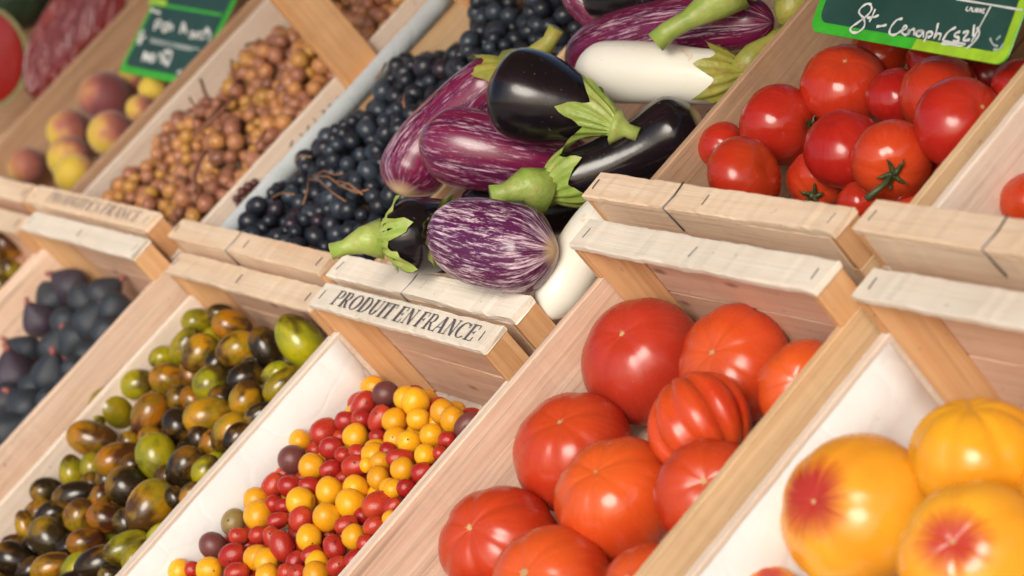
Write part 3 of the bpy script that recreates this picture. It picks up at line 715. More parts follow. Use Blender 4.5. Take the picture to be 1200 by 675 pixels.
ch = parse(CH, -.131, 86)
def cherry_fn(sd):
    r_ = random.Random(sd); p_ = [r_.uniform(0, 6) for _ in range(4)]
    def fn(v):
        a = math.atan2(v.y, v.x); q = 1 + .035 * math.sin(2 * a + p_[0]) * (1 - v.z * v.z) + .02 * math.sin(3 * a + p_[1]) * (1 - v.z * v.z) + .04 * math.sin(2.2 * v.z + p_[2])
        th = math.acos(max(-1, min(1, v.z))); return Vector((v.x * q * (1 - .07 * v.z), v.y * q * (1 - .07 * v.z), v.z * (1 - .16 * math.exp(-(th / .28) ** 2)) * (1 + .03 * math.sin(p_[3]))))
    return fn
CHV = {'y': [shared(CH_YEL, cherry_fn(k)) for k in range(5)], 'r': [shared(CH_RED, cherry_fn(k + 9)) for k in range(5)]}
chm = {'y': shared(CH_YEL), 'r': shared(CH_RED, egg_fn), 'p': shared(CH_PUR), 'd': shared(CH_PUR), 'v': shared(CH_OLV)}
chl = {'y': 'round yellow cherry tomato in the mixed heap', 'r': 'small red plum cherry tomato in the mixed heap', 'p': 'dusky purple cherry tomato on the left edge of the mixed heap',
       'd': 'dark purple cherry tomato at the back of the mixed heap', 'v': 'half green half purple cherry tomato beside white paper'}
place_small(ch, 'cherry_tomato', 'cherry tomatoes in the lettered crate', chl, None, chm, 'cherry tomato', 1)
def ordinal(k):
    W_ = 'first second third fourth fifth sixth seventh eighth ninth tenth eleventh twelfth thirteenth fourteenth fifteenth sixteenth seventeenth eighteenth nineteenth'.split(); T10 = {2: 'twent', 3: 'thirt', 4: 'fort', 5: 'fift'}
    if k < 20: return W_[k - 1]
    return T10[k // 10] + ('ieth' if k % 10 == 0 else 'y-' + W_[k % 10 - 1])
def rank_labels(items, n, words):
    by = {}
    for t in items[:n]: by.setdefault(t['c'], []).append(t)
    for c_, lst in by.items():
        lst.sort(key=lambda t: t['x'])
        for k, t in enumerate(lst): t['o']['label'] = words[c_].format(ordinal(k + 1))
rank_labels(ch, 86, {'y': 'round yellow cherry tomato, {} yellow one from the left in its heap', 'r': 'small red cherry tomato, {} red one from the left in its heap', 'p': 'dusky purple cherry tomato, {} of the two against the white paper at left',
                     'd': 'dark purple cherry tomato, {} from the left at the back of the heap', 'v': 'half green half purple cherry tomato beside the white paper, {} of its kind'})
# stem dots on some of them
dotm = sphere(nu=8, nv=5); dotm.materials.append(DOT)
for t in ch:
    if R.random() < .45 or (abs(t['x'] - 362.5) < .2):
        v = CAM - t['P']; v /= np.linalg.norm(v); v = v + RC[1] * R.uniform(-.5, .5) + RC[0] * R.uniform(-.5, .5); v /= np.linalg.norm(v)
        Wm = T(t['P'] + v * t['r'] * .99) @ frame(v) @ Matrix.Diagonal((.0011, .0011, .0005, 1))
        d = bpy.data.objects.new('stem_scar', dotm); col.objects.link(d); d.parent = t['o']; d.matrix_basis = (M.inverted() @ t['o'].matrix_world).inverted() @ Wm

def filler(items, key, plane, rad, cols, n, hidden, name, group, lab, meshes, cat, seed, ratio=1.25, below=None):
    """fruit of the same heap where the photograph cannot see the surface (behind boards, below the edge)"""
    r = random.Random(seed); c = crate_data[key]; P0 = [(t['P'], t['r']) for t in items]; made = 0
    for tr in range(4000):
        if made >= n: break
        x = r.uniform(c['L'] + .012 + rad, c['L'] + c['W'] - .012 - rad); y = r.uniform(c['y0'] + c['b'] + rad, c['y0'] + c['ln'] - c['b'] - rad)
        z = plane + r.uniform(-.004, .002); P = np.array([x, y, z]); q, d = proj(P)
        if not hidden(q): continue
        if any(np.linalg.norm(P - p) < .86 * (rad + rr) for p, rr in P0): continue
        k = r.choice(cols); zz = np.array([r.uniform(-1, 1), r.uniform(-1, 1), r.uniform(-.3, .3)])
        o = link(name, meshes[k], None, None, T(P) @ frame(zz) @ Matrix.Diagonal((rad, rad, rad * ratio, 1))); tag(o, lab[k], cat, group)
        P0.append((P, rad)); made += 1
def right_of(a, b, m=0):
    return lambda q: (q[0] - a[0]) * (b[1] - a[1]) - (q[1] - a[1]) * (b[0] - a[0]) < 0
offD = lambda q: q[1] > 690 or (q[0] - 407 - 12) / (695 - 407) > (672 - q[1]) / (672 - 333)
filler(ch, 'C', -.131, .0125, 'yrry', 110, offD, 'cherry_tomato', 'cherry tomatoes in the lettered crate', chl, chm, 'cherry tomato', 3, 1.1)
filler(ch, 'C', -.150, .0125, 'rry', 150, lambda q: 0 < q[1] < 690, 'cherry_tomato', 'cherry tomatoes in the lettered crate', chl, chm, 'cherry tomato', 4, 1.1)

OL = """232 376.6 18 14 -10 g;258.6 367 15 10 0 d;273 383 23 17 20 o;217 406 23 15 -60 g;234.6 415 23 19 -50 o;277 410 24 19 -25 o;312 407 24 17 60 d;350.6 399 32 23 50 g;189 419 14 12 -20 g;200 444.6 23 17 10 o;246.6 448.6 20 18 -60 g;288 442 21 16 -20 d
322.6 438 17 12 -30 g;332 450 25 15 -40 g;289 467 21 18 -70 o;213 467 17 14 0 d;245 487 28 20 -15 o;209 498 19 18 60 d;304 486 19 12 -35 d;268 507 24 17 -50 o;278.6 512.6 18 14 -45 d;184 536 27 22 70 g;216 549 26 19 -60 d
131.6 480 26 22 40 g;161.7 450 19 16 -20 g;175 488 27 19 -65 o;110 515 30 19 15 o;112 493 11 10 0 g;150 517 12 11 0 o;84 552 18 13.5 80 g;109 550 18 13.5 80 g;139 538 26 18 -20 o;149 571 24 21 30 d;176 594.4 32 25 -55 o
241.6 551.5 18 15 -60 g;223.4 579 15 11 -60 o;206 584 14 11 60 d;149 642 27 17 -20 g;162 651 21 14 -45 g;185 625 15 9 -45 g;54.6 575 18 14.5 -10 d;87 580.5 25 15 -15 d;119.5 580.5 14 12 -60 o;45 602 18 15 -30 o;61 602 19 14 -20 d;93.5 603.7 19 17 -70 o;124 607 21 17 15 o
59 631 26 21 45 d;101 635 21 15 -10 o;17 655.5 25 19 20 d;61 665 24 16 -20 o;115 661 27 19 -20 d;15 637 13 10 0 d;132 674 16 12 0 d;30 617 18 11 70 o;90 668 16 14 0 g;255 425 14 12 0 d;225 440 13 12 0 o;262 468 13 12 0 d;300 430 13 12 0 d;190 465 13 12 0 g;228 470 13 12 0 o;150 470 12 12 0 d;160 545 13 12 0 d;200 560 13 13 0 o;130 560 13 12 0 d;110 570 12 12 0 d;75 620 13 12 0 d;120 630 14 13 0 g;150 615 14 13 0 d;250 520 13 13 0 o;235 515 13 12 0 d;180 515 13 12 0 o;85 640 13 12 0 d;40 645 13 12 0 d;35 670 14 12 0 d"""
ol = parse(OL, -.130, 55, 1.13)
for k_, t_ in enumerate(ol):
    if k_ >= 55: t_['a'] *= 1.35; t_['b'] *= 1.15; t_['rp'] *= 1.2; t_['ang'] = R.uniform(-80, 80); t_['d'] = nd(t_['x'], t_['y'], -.140)
olm = {k: shared(OLV[k], egg_fn, 26, 18) for k in 'god'}
oll = {'g': 'olive green plum tomato in the heap left of the cherry tomatoes', 'o': 'amber brown plum tomato in the heap left of the cherry tomatoes', 'd': 'almost black plum tomato in the heap left of the cherry tomatoes'}
place_small(ol, 'plum_tomato', 'green and brown plum tomatoes', oll, None, olm, 'plum tomato', 1)
rank_labels(ol, 55, {'g': 'olive green plum tomato, {} green one from the left in its heap', 'o': 'amber brown plum tomato, {} amber one from the left in its heap', 'd': 'almost black plum tomato, {} dark one from the left in its heap'})
offB = lambda q: q[1] > 690 or (q[0] - 157 - 14) / (390 - 157) > (675 - q[1]) / (675 - 402)
filler(ol, 'B', -.130, .019, 'god', 60, offB, 'plum_tomato', 'green and brown plum tomatoes', oll, olm, 'plum tomato', 5)
filler(ol, 'B', -.154, .019, 'god', 110, lambda q: q[1] < 690, 'plum_tomato', 'green and brown plum tomatoes', oll, olm, 'plum tomato', 6)

# --- fruit at the far left of the front row
for x, y, a, b, c in ((8, 288, 20, 18, 'o'), (14, 318, 17, 14, 'g'), (-8, 310, 18, 16, 'g'), (2, 335, 15, 14, 'g')):
    d = nd(x, y, -.115); s = d / FPX
    o = link('green_plum', olm[c], None, None, T(dep((x, y), d)) @ frame((.3, .2, 1)) @ Matrix.Diagonal((b * s, b * s, a * s, 1)))
    tag(o, 'blurred yellow green plum in the crate at the left picture edge', 'plum', 'plums at the left picture edge')

# --- figs
def fig_mesh(seed):
    r = random.Random(seed); p = r.uniform(0, 6)
    def fn(v):
        t = max(0, v.z); w = 1 - .55 * t ** 1.6; f = 1 + .03 * math.sin(5 * math.atan2(v.y, v.x) + p)
        return Vector((v.x * w * f, v.y * w * f, v.z * (1.0 if v.z < 0 else 1.35)))
    me = sphere(nu=24, nv=18, fn=fn); me.materials.append(FIG); return me
figm = [fig_mesh(i) for i in range(4)]; figs = []
FG = "84 335 22 -150;100 352 22 -20;63 352 23 -130;46 376 21 -120;122 345 21 -40;135 362 21 10;108 378 23 -60;126 390 20 30;78 378 20 100;90 398 22 120;66 408 22 -70;104 416 17 -40;30 413 21 -150;16 440 26 -100;60 440 24 -80;86 432 15 60;40 455 20 -60;32 478 24 -140;8 470 23 200;58 470 17 20;10 506 24 -30;40 500 18 0;14 532 20 30;-6 540 20 0;75 455 13 0"
for i, q in enumerate(FG.split(';')):
    x, y, rp, ang = map(float, q.split()); figs.append(dict(x=x, y=y, rp=rp, ang=ang, d=nd(x, y, -.125 + R.uniform(-.004, .004))))
relax_depth(figs, .82)
tubeF = tube([(0, 0, 1.25), (.05, .02, 1.45), (.14, .03, 1.62)], [.22, .15, .13], 7); tubeF.materials.append(FIGS)
for i, t in enumerate(figs):
    P = dep((t['x'], t['y']), t['d']); s = t['rp'] * t['d'] / FPX; a = math.radians(t['ang']); z = RC[0] * math.cos(a) + RC[1] * math.sin(a) - RC[2] * R.uniform(-.2, .5)
    o = link('fig', figm[i % 4], None, None, T(P) @ frame(z, R.uniform(0, 6)) @ Matrix.Diagonal((s, s, s * .95, 1)))
    tag(o, 'dark blue purple fig, %s from the left in its crate' % ordinal(1 + sorted(q['x'] for q in figs).index(t['x'])), 'fig', 'figs in the left crate')
    link('stalk', tubeF, o)

# --- peaches
def peach_fn(v):
    p = math.atan2(v.y, v.x); s = math.sqrt(max(0, 1 - v.z * v.z)); g = 1 - .07 * math.exp(-(p / .18) ** 2) * s
    t = math.acos(max(-1, min(1, v.z))); return Vector((v.x * g, v.y * g, v.z * (1 - .13 * math.exp(-(t / .35) ** 2)) * .95))
pch = []
PE = "124 115 33 maroon peach at the back below the green price card;130 156 28 peach half yellow half pink against the amber grape crate;80 153 26 yellow peach in the middle of its heap;16 176 24 yellow topped peach at the left picture edge;32 195 23 dusky pink peach low behind the batten;82 185 27 mottled peach in front of the yellow one;88 204 25 yellow peach touching the front batten;155 98 20 orange peach under the price card;180 105 18 brownish peach beside the grape crate board;165 128 18 yellow peach deep beside the crate board;-10 190 22 peach outside the left picture edge;190 85 20 peach behind the price card;215 60 20 hidden peach at the back of its crate"
for q in PE.split(';'):
    x, y, rp, lab = q.split(' ', 3); x, y, rp = float(x), float(y), float(rp); pch.append(dict(x=x, y=y, rp=rp, d=nd(x, y, -.125), lab=lab, z=-.06 if len(pch) < 3 else 0))
relax_depth(pch, .88)
pm = sphere(nu=32, nv=22, fn=peach_fn); PR = {0: 200, 1: 20, 2: 200, 3: 180}
for i, t in enumerate(pch):
    P = dep((t['x'], t['y']), t['d']); s = t['rp'] * t['d'] / FPX; me = pm.copy(); scale_mesh(me, s)
    xd = RC[0] * .85 + RC[1] * (-.5 if i in (1, 2) else R.uniform(-.5, .5))
    zd = np.cross(xd, -RC[2]); q = frame(zd).to_3x3()
    X = Vector(tuple(xd)).normalized(); Z = Vector(tuple(zd)).normalized(); Y = Z.cross(X); mm = Matrix((X, Y, Z)).transposed().to_4x4()
    tag(link('peach', me, None, PEACH['mssybsysysyss'[i]], T(P) @ mm), t['lab'], 'peach', 'peaches in the back crate')

# ------------------------------------------------------------------ grapes
def grapes(key, reg, base, rad, mat, seeds, name, labels, group, stemmat, vis, seed, amp=.018, limit=480, hub=True):
    """bunches: every grape a part of its bunch"""
    r = random.Random(seed); pts = []
    def h(x, y):
        return base + amp * max(math.exp(-(((x - a) / .075) ** 2 + ((y - b) / .065) ** 2)) for a, b in seeds) + .006 * math.sin(x * 60 + y * 35)
    cell = {}
    def ok(P, rr):
        k = tuple(int(math.floor(q / .03)) for q in P)
        for i in (-1, 0, 1):
            for j in (-1, 0, 1):
                for l in (-1, 0, 1):
                    for p, r2 in cell.get((k[0] + i, k[1] + j, k[2] + l), ()):
                        if (p - P).length < .90 * (rr + r2): return False
        cell.setdefault(k, []).append((P, rr)); return True
    for layer in (0, 1, 2):
        for tr in range(9000):
            if len(pts) >= limit * (1, 1.35, 1.6)[layer]: break
            x = r.uniform(reg[0], reg[1]); y = r.uniform(reg[2], reg[3]); rr = rad * r.choice((.72, .85, .95, 1., 1.05, 1.14))
            z = h(x, y) - layer * rad * 1.05 + r.uniform(-.003, .003); P = Vector((x, y, z)); q, d = proj(P)
            if not vis(q, P): continue
            if ok(P, rr): pts.append((P, rr))
    roots = []
    for i, (a, b) in enumerate(seeds):
        e = empty(name, (a, b, base - .05)); tag(e, labels[i % len(labels)], 'grapes', group); roots.append(e)
    me = shared(mat, None, 14, 10); n = [0] * len(seeds)
    for P, rr in pts:
        i = min(range(len(seeds)), key=lambda k: (P.x - seeds[k][0]) ** 2 + (P.y - seeds[k][1]) ** 2); n[i] += 1
        q = Vector((r.uniform(-1, 1), r.uniform(-1, 1), r.uniform(-1, 1))); o_ = P - Vector((seeds[i][0], seeds[i][1], base - .05))
        link('grape', me, roots[i], None, T(o_) @ frame(q) @ Matrix.Diagonal((rr, rr, rr * r.uniform(1., 1.2), 1)))
    return roots, h
amb_seeds = [(-1.24, .02), (-1.12, .0), (-1.02, .03), (-1.25, .14), (-1.10, .13), (-.99, .16), (-1.22, .27), (-1.08, .27), (-1.2, .4), (-1.05, .4)]
amb_lab = ['amber grape bunch by the lettered batten with a few loose golden grapes', 'amber grape bunch in the front middle with a bent stem', 'amber grape bunch at the front right beside the pencil marked board',
           'amber grape bunch against the left side board', 'amber grape bunch in the middle with tall twig ends', 'amber grape bunch beside the marked board, halfway back',
           'brownish amber bunch behind the tall twigs by the left board', 'brownish amber bunch beside the upright wooden post', 'shaded brown bunch at the back left of its crate', 'shaded brown bunch behind the upright wooden post']
visM = lambda q, P: -40 < q[1] < 300
amb_roots, ah = grapes('M', (-1.315, -.945, -.03, .40), -.128, .0106, GRA, amb_seeds, 'amber_grape_bunch', amb_lab, 'amber grape bunches', STEMR, visM, 21, .042, 520)
def twig(root, base, pts, rad, mat, name='stem'):
    o = root.matrix_world; inv = (M.inverted() @ root.matrix_world).inverted()
    me = tube([inv @ Vector(tuple(map(float, p))) for p in pts], rad, 6); return link(name, me, root, mat)
def pxpath(s, n, dn=0):
    return [onax(tuple(map(float, q.split(','))), 2, n + dn * i)[0] for i, q in enumerate(s.split())]
for ri, s, n, rad in ((4, '246,122 240,108 235,93', -.055, .0028), (4, '275,100 273,85 271,70', -.05, .0022), (4, '262,118 250,133 240,147 228,160', -.06, .0035), (4, '233,128 225,120 222,114', -.06, .002),
                      (1, '229,222 228,205 233,190 243,176', -.06, .0032), (6, '288,53 298,50 305,46', -.07, .0025), (5, '300,170 308,160 312,152', -.07, .002), (0, '112,213 110,220 122,222', -.1, .0025), (4, '240,150 262,128 275,112', -.058, .003)):
    twig(amb_roots[ri], None, pxpath(s, n), [rad, rad * .8] + [rad * .7] * (len(s.split()) - 2), STEMR)

gb_seeds = [(-.83, .03), (-.73, -.0), (-.68, .08), (-.82, .15), (-.70, .19), (-.80, .29), (-.68, .31), (-.57, .10), (-.57, .25), (-.76, .40), (-.62, .40)]
gb_lab = ['black grape bunch in the front left corner of the blue lined crate', 'black grape bunch behind the front batten beside the green aubergine stem', 'black grape bunch with curled brown stems next to the striped aubergine',
          'black grape bunch against the blue paper, second from the front', 'dusty blue black bunch left of the purple aubergine', 'black grape bunch highest against the blue paper', 'black grape bunch behind the purple aubergine',
          'black grapes under the aubergines at the front', 'black grapes under the aubergines at the back', 'shaded black bunch at the back left of the blue lined crate', 'shaded black bunch behind the green aubergine cap']
def visG(q, P):
    # keep grapes where the photograph shows them: left of the aubergines, not against the bare board at the back
    if q[1] < -25 or q[1] > 330: return False
    edge = np.interp(q[1], [-25, 20, 60, 130, 200, 240, 300], [700, 690, 640, 560, 500, 490, 470]) + 25
    if q[0] > edge: return False
    bare = (q[1] < 75 and q[0] < 560 - max(0, q[1] - 40) * 1.4 and q[1] < 70)
    if bare and P.z > -.30: return q[0] > 560 and q[1] < 55 or (q[1] > 55 and q[0] < 470)
    return True
gb_roots, gh = grapes('G', (-.885, -.515, -.02, .42), -.134, .0114, GRB, gb_seeds, 'black_grape_bunch', gb_lab, 'black grape bunches', STEMB, visG, 22, .048, 400)
for ri, s, n, rad in ((2, '366,206 385,207 400,218 418,226 432,222', -.055, .0012), (2, '362,210 375,212 390,226 405,236', -.055, .0010), (2, '355,240 360,225 362,205', -.06, .0012), (2, '372,204 380,200 392,205 402,203', -.055, .0009), (0, '318,232 330,226 345,228', -.06, .001), (3, '345,190 352,182 365,184', -.06, .001), (5, '440,92 447,84 452,74', -.05, .0013), (4, '474,126 473,118 474,110', -.05, .0015), (2, '395,212 410,216 425,228', -.053, .0014)):
    twig(gb_roots[ri], None, pxpath(s, n), rad, STEMB)
# few stray berries in the gap between the crates
for x, y, rp in ((277, 233, 5), (284, 225, 6), (291, 219, 6), (298, 214, 5), (281, 240, 5)):
    d = onax((x, y), 0, -.918)[1]; s = rp * d / FPX
    tag(link('loose_berry', shared(plain('berry_%d' % x, (.10, .03, .03), .4), None, 12, 8), None, None, T(dep((x, y), d)) @ Matrix.Diagonal((s, s, s, 1))), 'small dark red berry lodged between the two grape crates', 'berry', 'berries lodged between the grape crates')

# ------------------------------------------------------------------ aubergines
def aub_mesh(pts, rad, nr=44, ns=40):
    """pts: spine from stem end to blossom end; rad at the same stations; smooth loft with UV"""
    pts = [np.array(p, float) for p in pts]; cum = [0]
    for a, b in zip(pts[:-1], pts[1:]): cum.append(cum[-1] + np.linalg.norm(b - a))
    cum = np.array(cum) / cum[-1]; A = np.array(pts)
    def cat(t, arr):
        i = min(len(cum) - 2, max(0, int(np.searchsorted(cum, t) - 1))); u = (t - cum[i]) / (cum[i + 1] - cum[i])
        def tg(k):
            lo, hi = max(0, k - 1), min(len(cum) - 1, k + 1); return (arr[hi] - arr[lo]) / (cum[hi] - cum[lo])
        h = cum[i + 1] - cum[i]; a, b, m0, m1 = arr[i], arr[i + 1], tg(i) * h, tg(i + 1) * h
        return (2 * u ** 3 - 3 * u ** 2 + 1) * a + (u ** 3 - 2 * u ** 2 + u) * m0 + (-2 * u ** 3 + 3 * u ** 2) * b + (u ** 3 - u ** 2) * m1
    rr = np.array(rad, float); vs = []; uvs = []; fs = []; up = None; spine = []
    T_ = [.5 - .5 * math.cos(math.pi * i / ns) for i in range(ns + 1)]
    P = [cat(t, A) for t in T_]; tot = sum(np.linalg.norm(b - a) for a, b in zip(P[:-1], P[1:]))
    for i, t in enumerate(T_):
        d = P[min(i + 1, ns)] - P[max(i - 1, 0)]; d /= np.linalg.norm(d)
        if up is None:
            up = np.cross(d, [0, 0, 1.]); up = np.cross(up, d)
        up = up - d * up.dot(d); up /= np.linalg.norm(up); s = np.cross(d, up)
        rad_ = max(.0004, cat(t, rr)); e0 = min(1, t * tot / max(.001, rr[0] + .010)); e1 = min(1, (1 - t) * tot / max(.001, rr[-1] * 1.15))
        rad_ *= math.sqrt(max(0.0008, 1 - (1 - e0) ** 2)) * math.sqrt(max(.0008, 1 - (1 - e1) ** 2)); spine.append((P[i], rad_, d, up, s))
        for k in range(nr + 1):
            a = 2 * math.pi * k / nr; wob = 1 + .012 * math.sin(3 * a + t * 5) + .008 * math.sin(2 * a + 9 * t); vs.append(P[i] + (up * math.cos(a) + s * math.sin(a)) * rad_ * wob); uvs.append((t, k / nr))
    for i in range(ns):
        for k in range(nr):
            a = i * (nr + 1) + k; fs.append((a, a + nr + 1, a + nr + 2, a + 1))
    fs.append(tuple(range(nr))); fs.append(tuple(ns * (nr + 1) + k for k in range(nr - 1, -1, -1)))
    me = mesh('aubergine', vs, fs, True); uv = me.uv_layers.new(name='UVMap')
    for lp in me.loops: uv.data[lp.index].uv = uvs[lp.vertex_index]
    return me, spine, tot
def calyx_mesh(spine, tot, length, lobes, stem_pts, seed, reach=1.0, srad=.008):
    r = random.Random(seed); bm_parts = []; nr = 60; rows = 9; vs = []; fs = []
    cl = [0]
    for a, b in zip(spine[:-1], spine[1:]): cl.append(cl[-1] + np.linalg.norm(b[0] - a[0]))
    def at(s):
        i = min(len(cl) - 2, max(0, int(np.searchsorted(cl, s) - 1))); u = (s - cl[i]) / max(1e-9, cl[i + 1] - cl[i]); a, b = spine[i], spine[i + 1]
        return a[0] * (1 - u) + b[0] * u, a[1] * (1 - u) + b[1] * u, b[2], b[3], b[4]
    ls = [r.uniform(.75, 1.2) for _ in range(lobes)]
    for i in range(rows + 1):
        for k in range(nr):
            a = 2 * math.pi * k / nr; u = a * lobes / (2 * math.pi); fr = u - int(u); tip = (1 - abs(2 * fr - 1)) ** 1.5
            ext = length * (.55 + .52 * tip * ls[int(u) % lobes]) * reach; s = ext * i / rows; p, rd, d, up, sd = at(s)
            lift = .0022 + (.005 * (i / rows) ** 3 * tip) + .0018 * math.sin(k * 1.7)
            rr = max(rd, srad * .9 * (1 - i / rows)) + lift; vs.append(p + (up * math.cos(a) + sd * math.sin(a)) * rr - (d * .003 if i == 0 else 0))
    for i in range(rows):
        for k in range(nr): fs.append((i * nr + k, i * nr + (k + 1) % nr, (i + 1) * nr + (k + 1) % nr, (i + 1) * nr + k))
    cap = mesh('cal', vs, fs, True)
    n = len(stem_pts); st = tube(stem_pts, [srad * 2.3] + [srad * 1.5] + [srad * (.85 + .1 * (q / n)) for q in range(n - 3)] + [srad * .95], 12)
    me = join([cap, st]); me.polygons.foreach_set('use_smooth', [True] * len(me.polygons)); return me
placed = []
def aubergine(key, spine_px, dd, n_guess, mat, label, cal=None, name='aubergine', pts_d=None, sink=.004, fixed=None):
    """spine_px: (x,y,radius px) from stem end to blossom end, dd: depth offset at each station in metres"""
    cx = sum(s[0] for s in spine_px) / len(spine_px); cy = sum(s[1] for s in spine_px) / len(spine_px)
    d = 0.
    def stations(d):
        o = []
        for i in range(len(spine_px) - 1):
            for u in (0, .33, .66):
                a, b = spine_px[i], spine_px[i + 1]; e = dd[i] * (1 - u) + dd[i + 1] * u; dz = d + e; rp = a[2] * (1 - u) + b[2] * u
                o.append((dep((a[0] * (1 - u) + b[0] * u, a[1] * (1 - u) + b[1] * u), dz), rp * dz / FPX))
        a = spine_px[-1]; o.append((dep(a[:2], d + dd[-1]), a[2] * (d + dd[-1]) / FPX)); return o
    st = stations(d); placed.extend(st[1:-1])
    pts = [dep(s[:2], d + e) for s, e in zip(spine_px, dd)]; rad = [s[2] * (d + e) / FPX for s, e in zip(spine_px, dd)]
    c0 = sum(pts) / len(pts); pts = [p - c0 for p in pts]
    me, sp, tot = aub_mesh(pts, rad); o = link(name, me, None, mat, T(c0)); tag(o, label, 'aubergine', 'aubergines in the heaped crate')
    print('AUB', key, 'depth %.3f' % d, 'N', [round(float((p + c0)[2]), 3) for p in pts], 'len %.3f' % tot, 'D', [round(float((p + c0)[1]), 2) for p in pts], 'L', [round(float((p + c0)[0]), 2) for p in pts])
    if cal:
        spx, sdd, lobes, ln, cm_, srad = cal
        stp = [sp[1][0]] + [dep(q[:2], d + dd[0] + e) - c0 for q, e in zip(spx, sdd)]
        # smooth the stem
        if len(stp) < 4: stp = [stp[0], (stp[0] + stp[1]) / 2] + stp[1:]
        link('calyx', calyx_mesh(sp, tot, ln, lobes, stp, len(placed), 1., srad), o, cm_)
    return o
# stations carry their own depth along the sight line, taken from the heap surface they lie on
aubergine('oval', [(512, 266, 26), (540, 276, 46), (580, 287, 53), (622, 294, 49), (652, 294, 26)], [2.485, 2.46, 2.437, 2.415, 2.402], None, AUB_S, 'oval aubergine with fine purple and white stripes in front',
          cal=([(508, 262), (504, 258)], [.0, .002], 5, .022, CALG, .006))
aubergine('pear', [(722, 149, 14), (700, 136, 22), (672, 126, 40), (632, 116, 54), (592, 106, 50), (572, 101, 28)], [2.505, 2.515, 2.53, 2.545, 2.555, 2.56], None, AUB_B, 'glossy black pear shaped aubergine with bright green cap on top of the heap',
          cal=([(735, 153), (748, 158)], [-.004, -.006], 5, .046, CALG, .008))
aubergine('black_round', [(448, 280, 20), (466, 278, 40), (500, 276, 44), (540, 280, 40), (556, 284, 24)], [2.545, 2.54, 2.555, 2.575, 2.585], None, AUB_B, 'round black aubergine half hidden behind the oval striped one',
          cal=([(424, 282), (404, 290), (388, 295)], [.0, .002, .003], 5, .020, CALG, .009))
aubergine('white', [(872, 86, 30), (830, 90, 33), (770, 85, 36), (710, 84, 36), (676, 84, 30)], [2.535, 2.55, 2.575, 2.605, 2.62], None, AUB_W, 'long white aubergine with yellowing cap beside the red tomatoes',
          cal=([(885, 62), (903, 48), (920, 35)], [.0, .002, .004], 6, .040, CALY, .008))
aubergine('black_long', [(640, 226, 30), (665, 212, 32), (712, 194, 34), (758, 173, 39), (796, 152, 44), (824, 139, 30)], [2.535, 2.535, 2.53, 2.525, 2.52, 2.515], None, AUB_B, 'long black aubergine lying along the tomato crate side with green cap in front',
          cal=([(612, 216), (592, 226), (575, 229)], [-.008, -.012, -.014], 5, .045, CALG, .011))
aubergine('purple', [(700, 200, 30), (640, 190, 42), (585, 180, 46), (530, 170, 46), (492, 163, 30)], [2.63, 2.615, 2.61, 2.62, 2.63], None, AUB_P, 'reddish purple aubergine with pale streaks below the black pear shaped one')
aubergine('purple_left', [(600, 80, 26), (570, 102, 34), (530, 140, 38), (495, 180, 40), (476, 212, 36), (470, 228, 22)], [2.66, 2.675, 2.695, 2.705, 2.70, 2.695], None, AUB_P, 'purple and white streaked aubergine leaning on the black grapes',
          cal=([(628, 68), (644, 48), (652, 33)], [-.02, -.03, -.035], 5, .030, CALY, .009))
aubergine('striped_back', [(905, 26, 30), (850, 26, 34), (780, 36, 38), (710, 56, 36), (668, 78, 24)], [2.545, 2.575, 2.62, 2.67, 2.70], None, AUB_P, 'dark purple streaked aubergine behind the white one')
aubergine('white_low', [(640, 374, 20), (656, 340, 30), (682, 296, 33), (708, 260, 32), (745, 224, 24)], [2.43, 2.435, 2.445, 2.46, 2.475], None, AUB_W, 'white aubergine wedged low between the two crates behind the oval one')
aubergine('black_under', [(540, 234, 24), (590, 240, 34), (650, 240, 36), (720, 224, 34), (780, 198, 24)], [2.66, 2.65, 2.63, 2.61, 2.60], None, AUB_B, 'black aubergine in the dark gap beneath the others')
aubergine('black_back', [(840, -30, 20), (800, -14, 30), (750, -6, 34), (710, -2, 30), (690, 2, 16)], [2.60, 2.62, 2.66, 2.70, 2.72], None, AUB_B, 'black aubergine at the upper picture edge')
aubergine('stemmed_top', [(856, -14, 14), (880, -34, 28), (920, -60, 34), (960, -84, 20)], [2.51, 2.525, 2.54, 2.55], None, AUB_P, 'aubergine above the picture edge whose thick green stem hangs in front',
          cal=([(838, 4), (805, 24), (784, 36), (768, 50)], [-.0, .005, .008, .010], 5, .02, CALG, .0115))
aubergine('purple_top', [(660, -18, 16), (680, 0, 20), (710, 26, 20), (730, 34, 12)], [2.75, 2.745, 2.74, 2.735], None, AUB_P, 'small purple streaked aubergine tip at the upper picture edge')
aubergine('green_top', [(960, -40, 12), (942, -12, 24), (926, 12, 22), (914, 28, 10)], [2.53, 2.525, 2.52, 2.52], None, CALY, 'yellow green mottled aubergine beside the tomato crate board')

# ------------------------------------------------------------------ watermelons
def rind_mat():
    t = NT('watermelon_rind'); v = t.coord('Object', True); n = t.noise(v, 18, 4, .6, 1); c = t.mix(t.mr(n, .4, .6), (.012, .022, .014), (.03, .05, .025)); return t.out(c, .35)
def flesh_mat():
    t = NT('watermelon_flesh'); v = t.coord('Object', True); n = t.noise(v, 18, 4, .6); tc = t.n('TexCoord'); ln = t.n('VectorMath', operation='LENGTH'); t.l(tc.outputs['Object'], ln.inputs[0])
    c = t.mix(t.mr(n, .35, .7), (.30, .014, .012), (.36, .03, .025)); return t.out(c, .25, Coat_Weight=.5, Coat_Roughness=.1)
def film_mat():
    t = NT('watermelon_in_film'); v = t.coord('Object', True); n = t.noise(v, 12, 4, .6, 1.5); f = t.noise(v, 30, 3, .5, 2.)
    c = t.mix(t.mr(n, .35, .7), (.17, .012, .016), (.24, .05, .052)); t.bump(f, .9, .012)
    return t.out(c, .3, Coat_Weight=1., Coat_Roughness=.12)
FILM = film_mat()
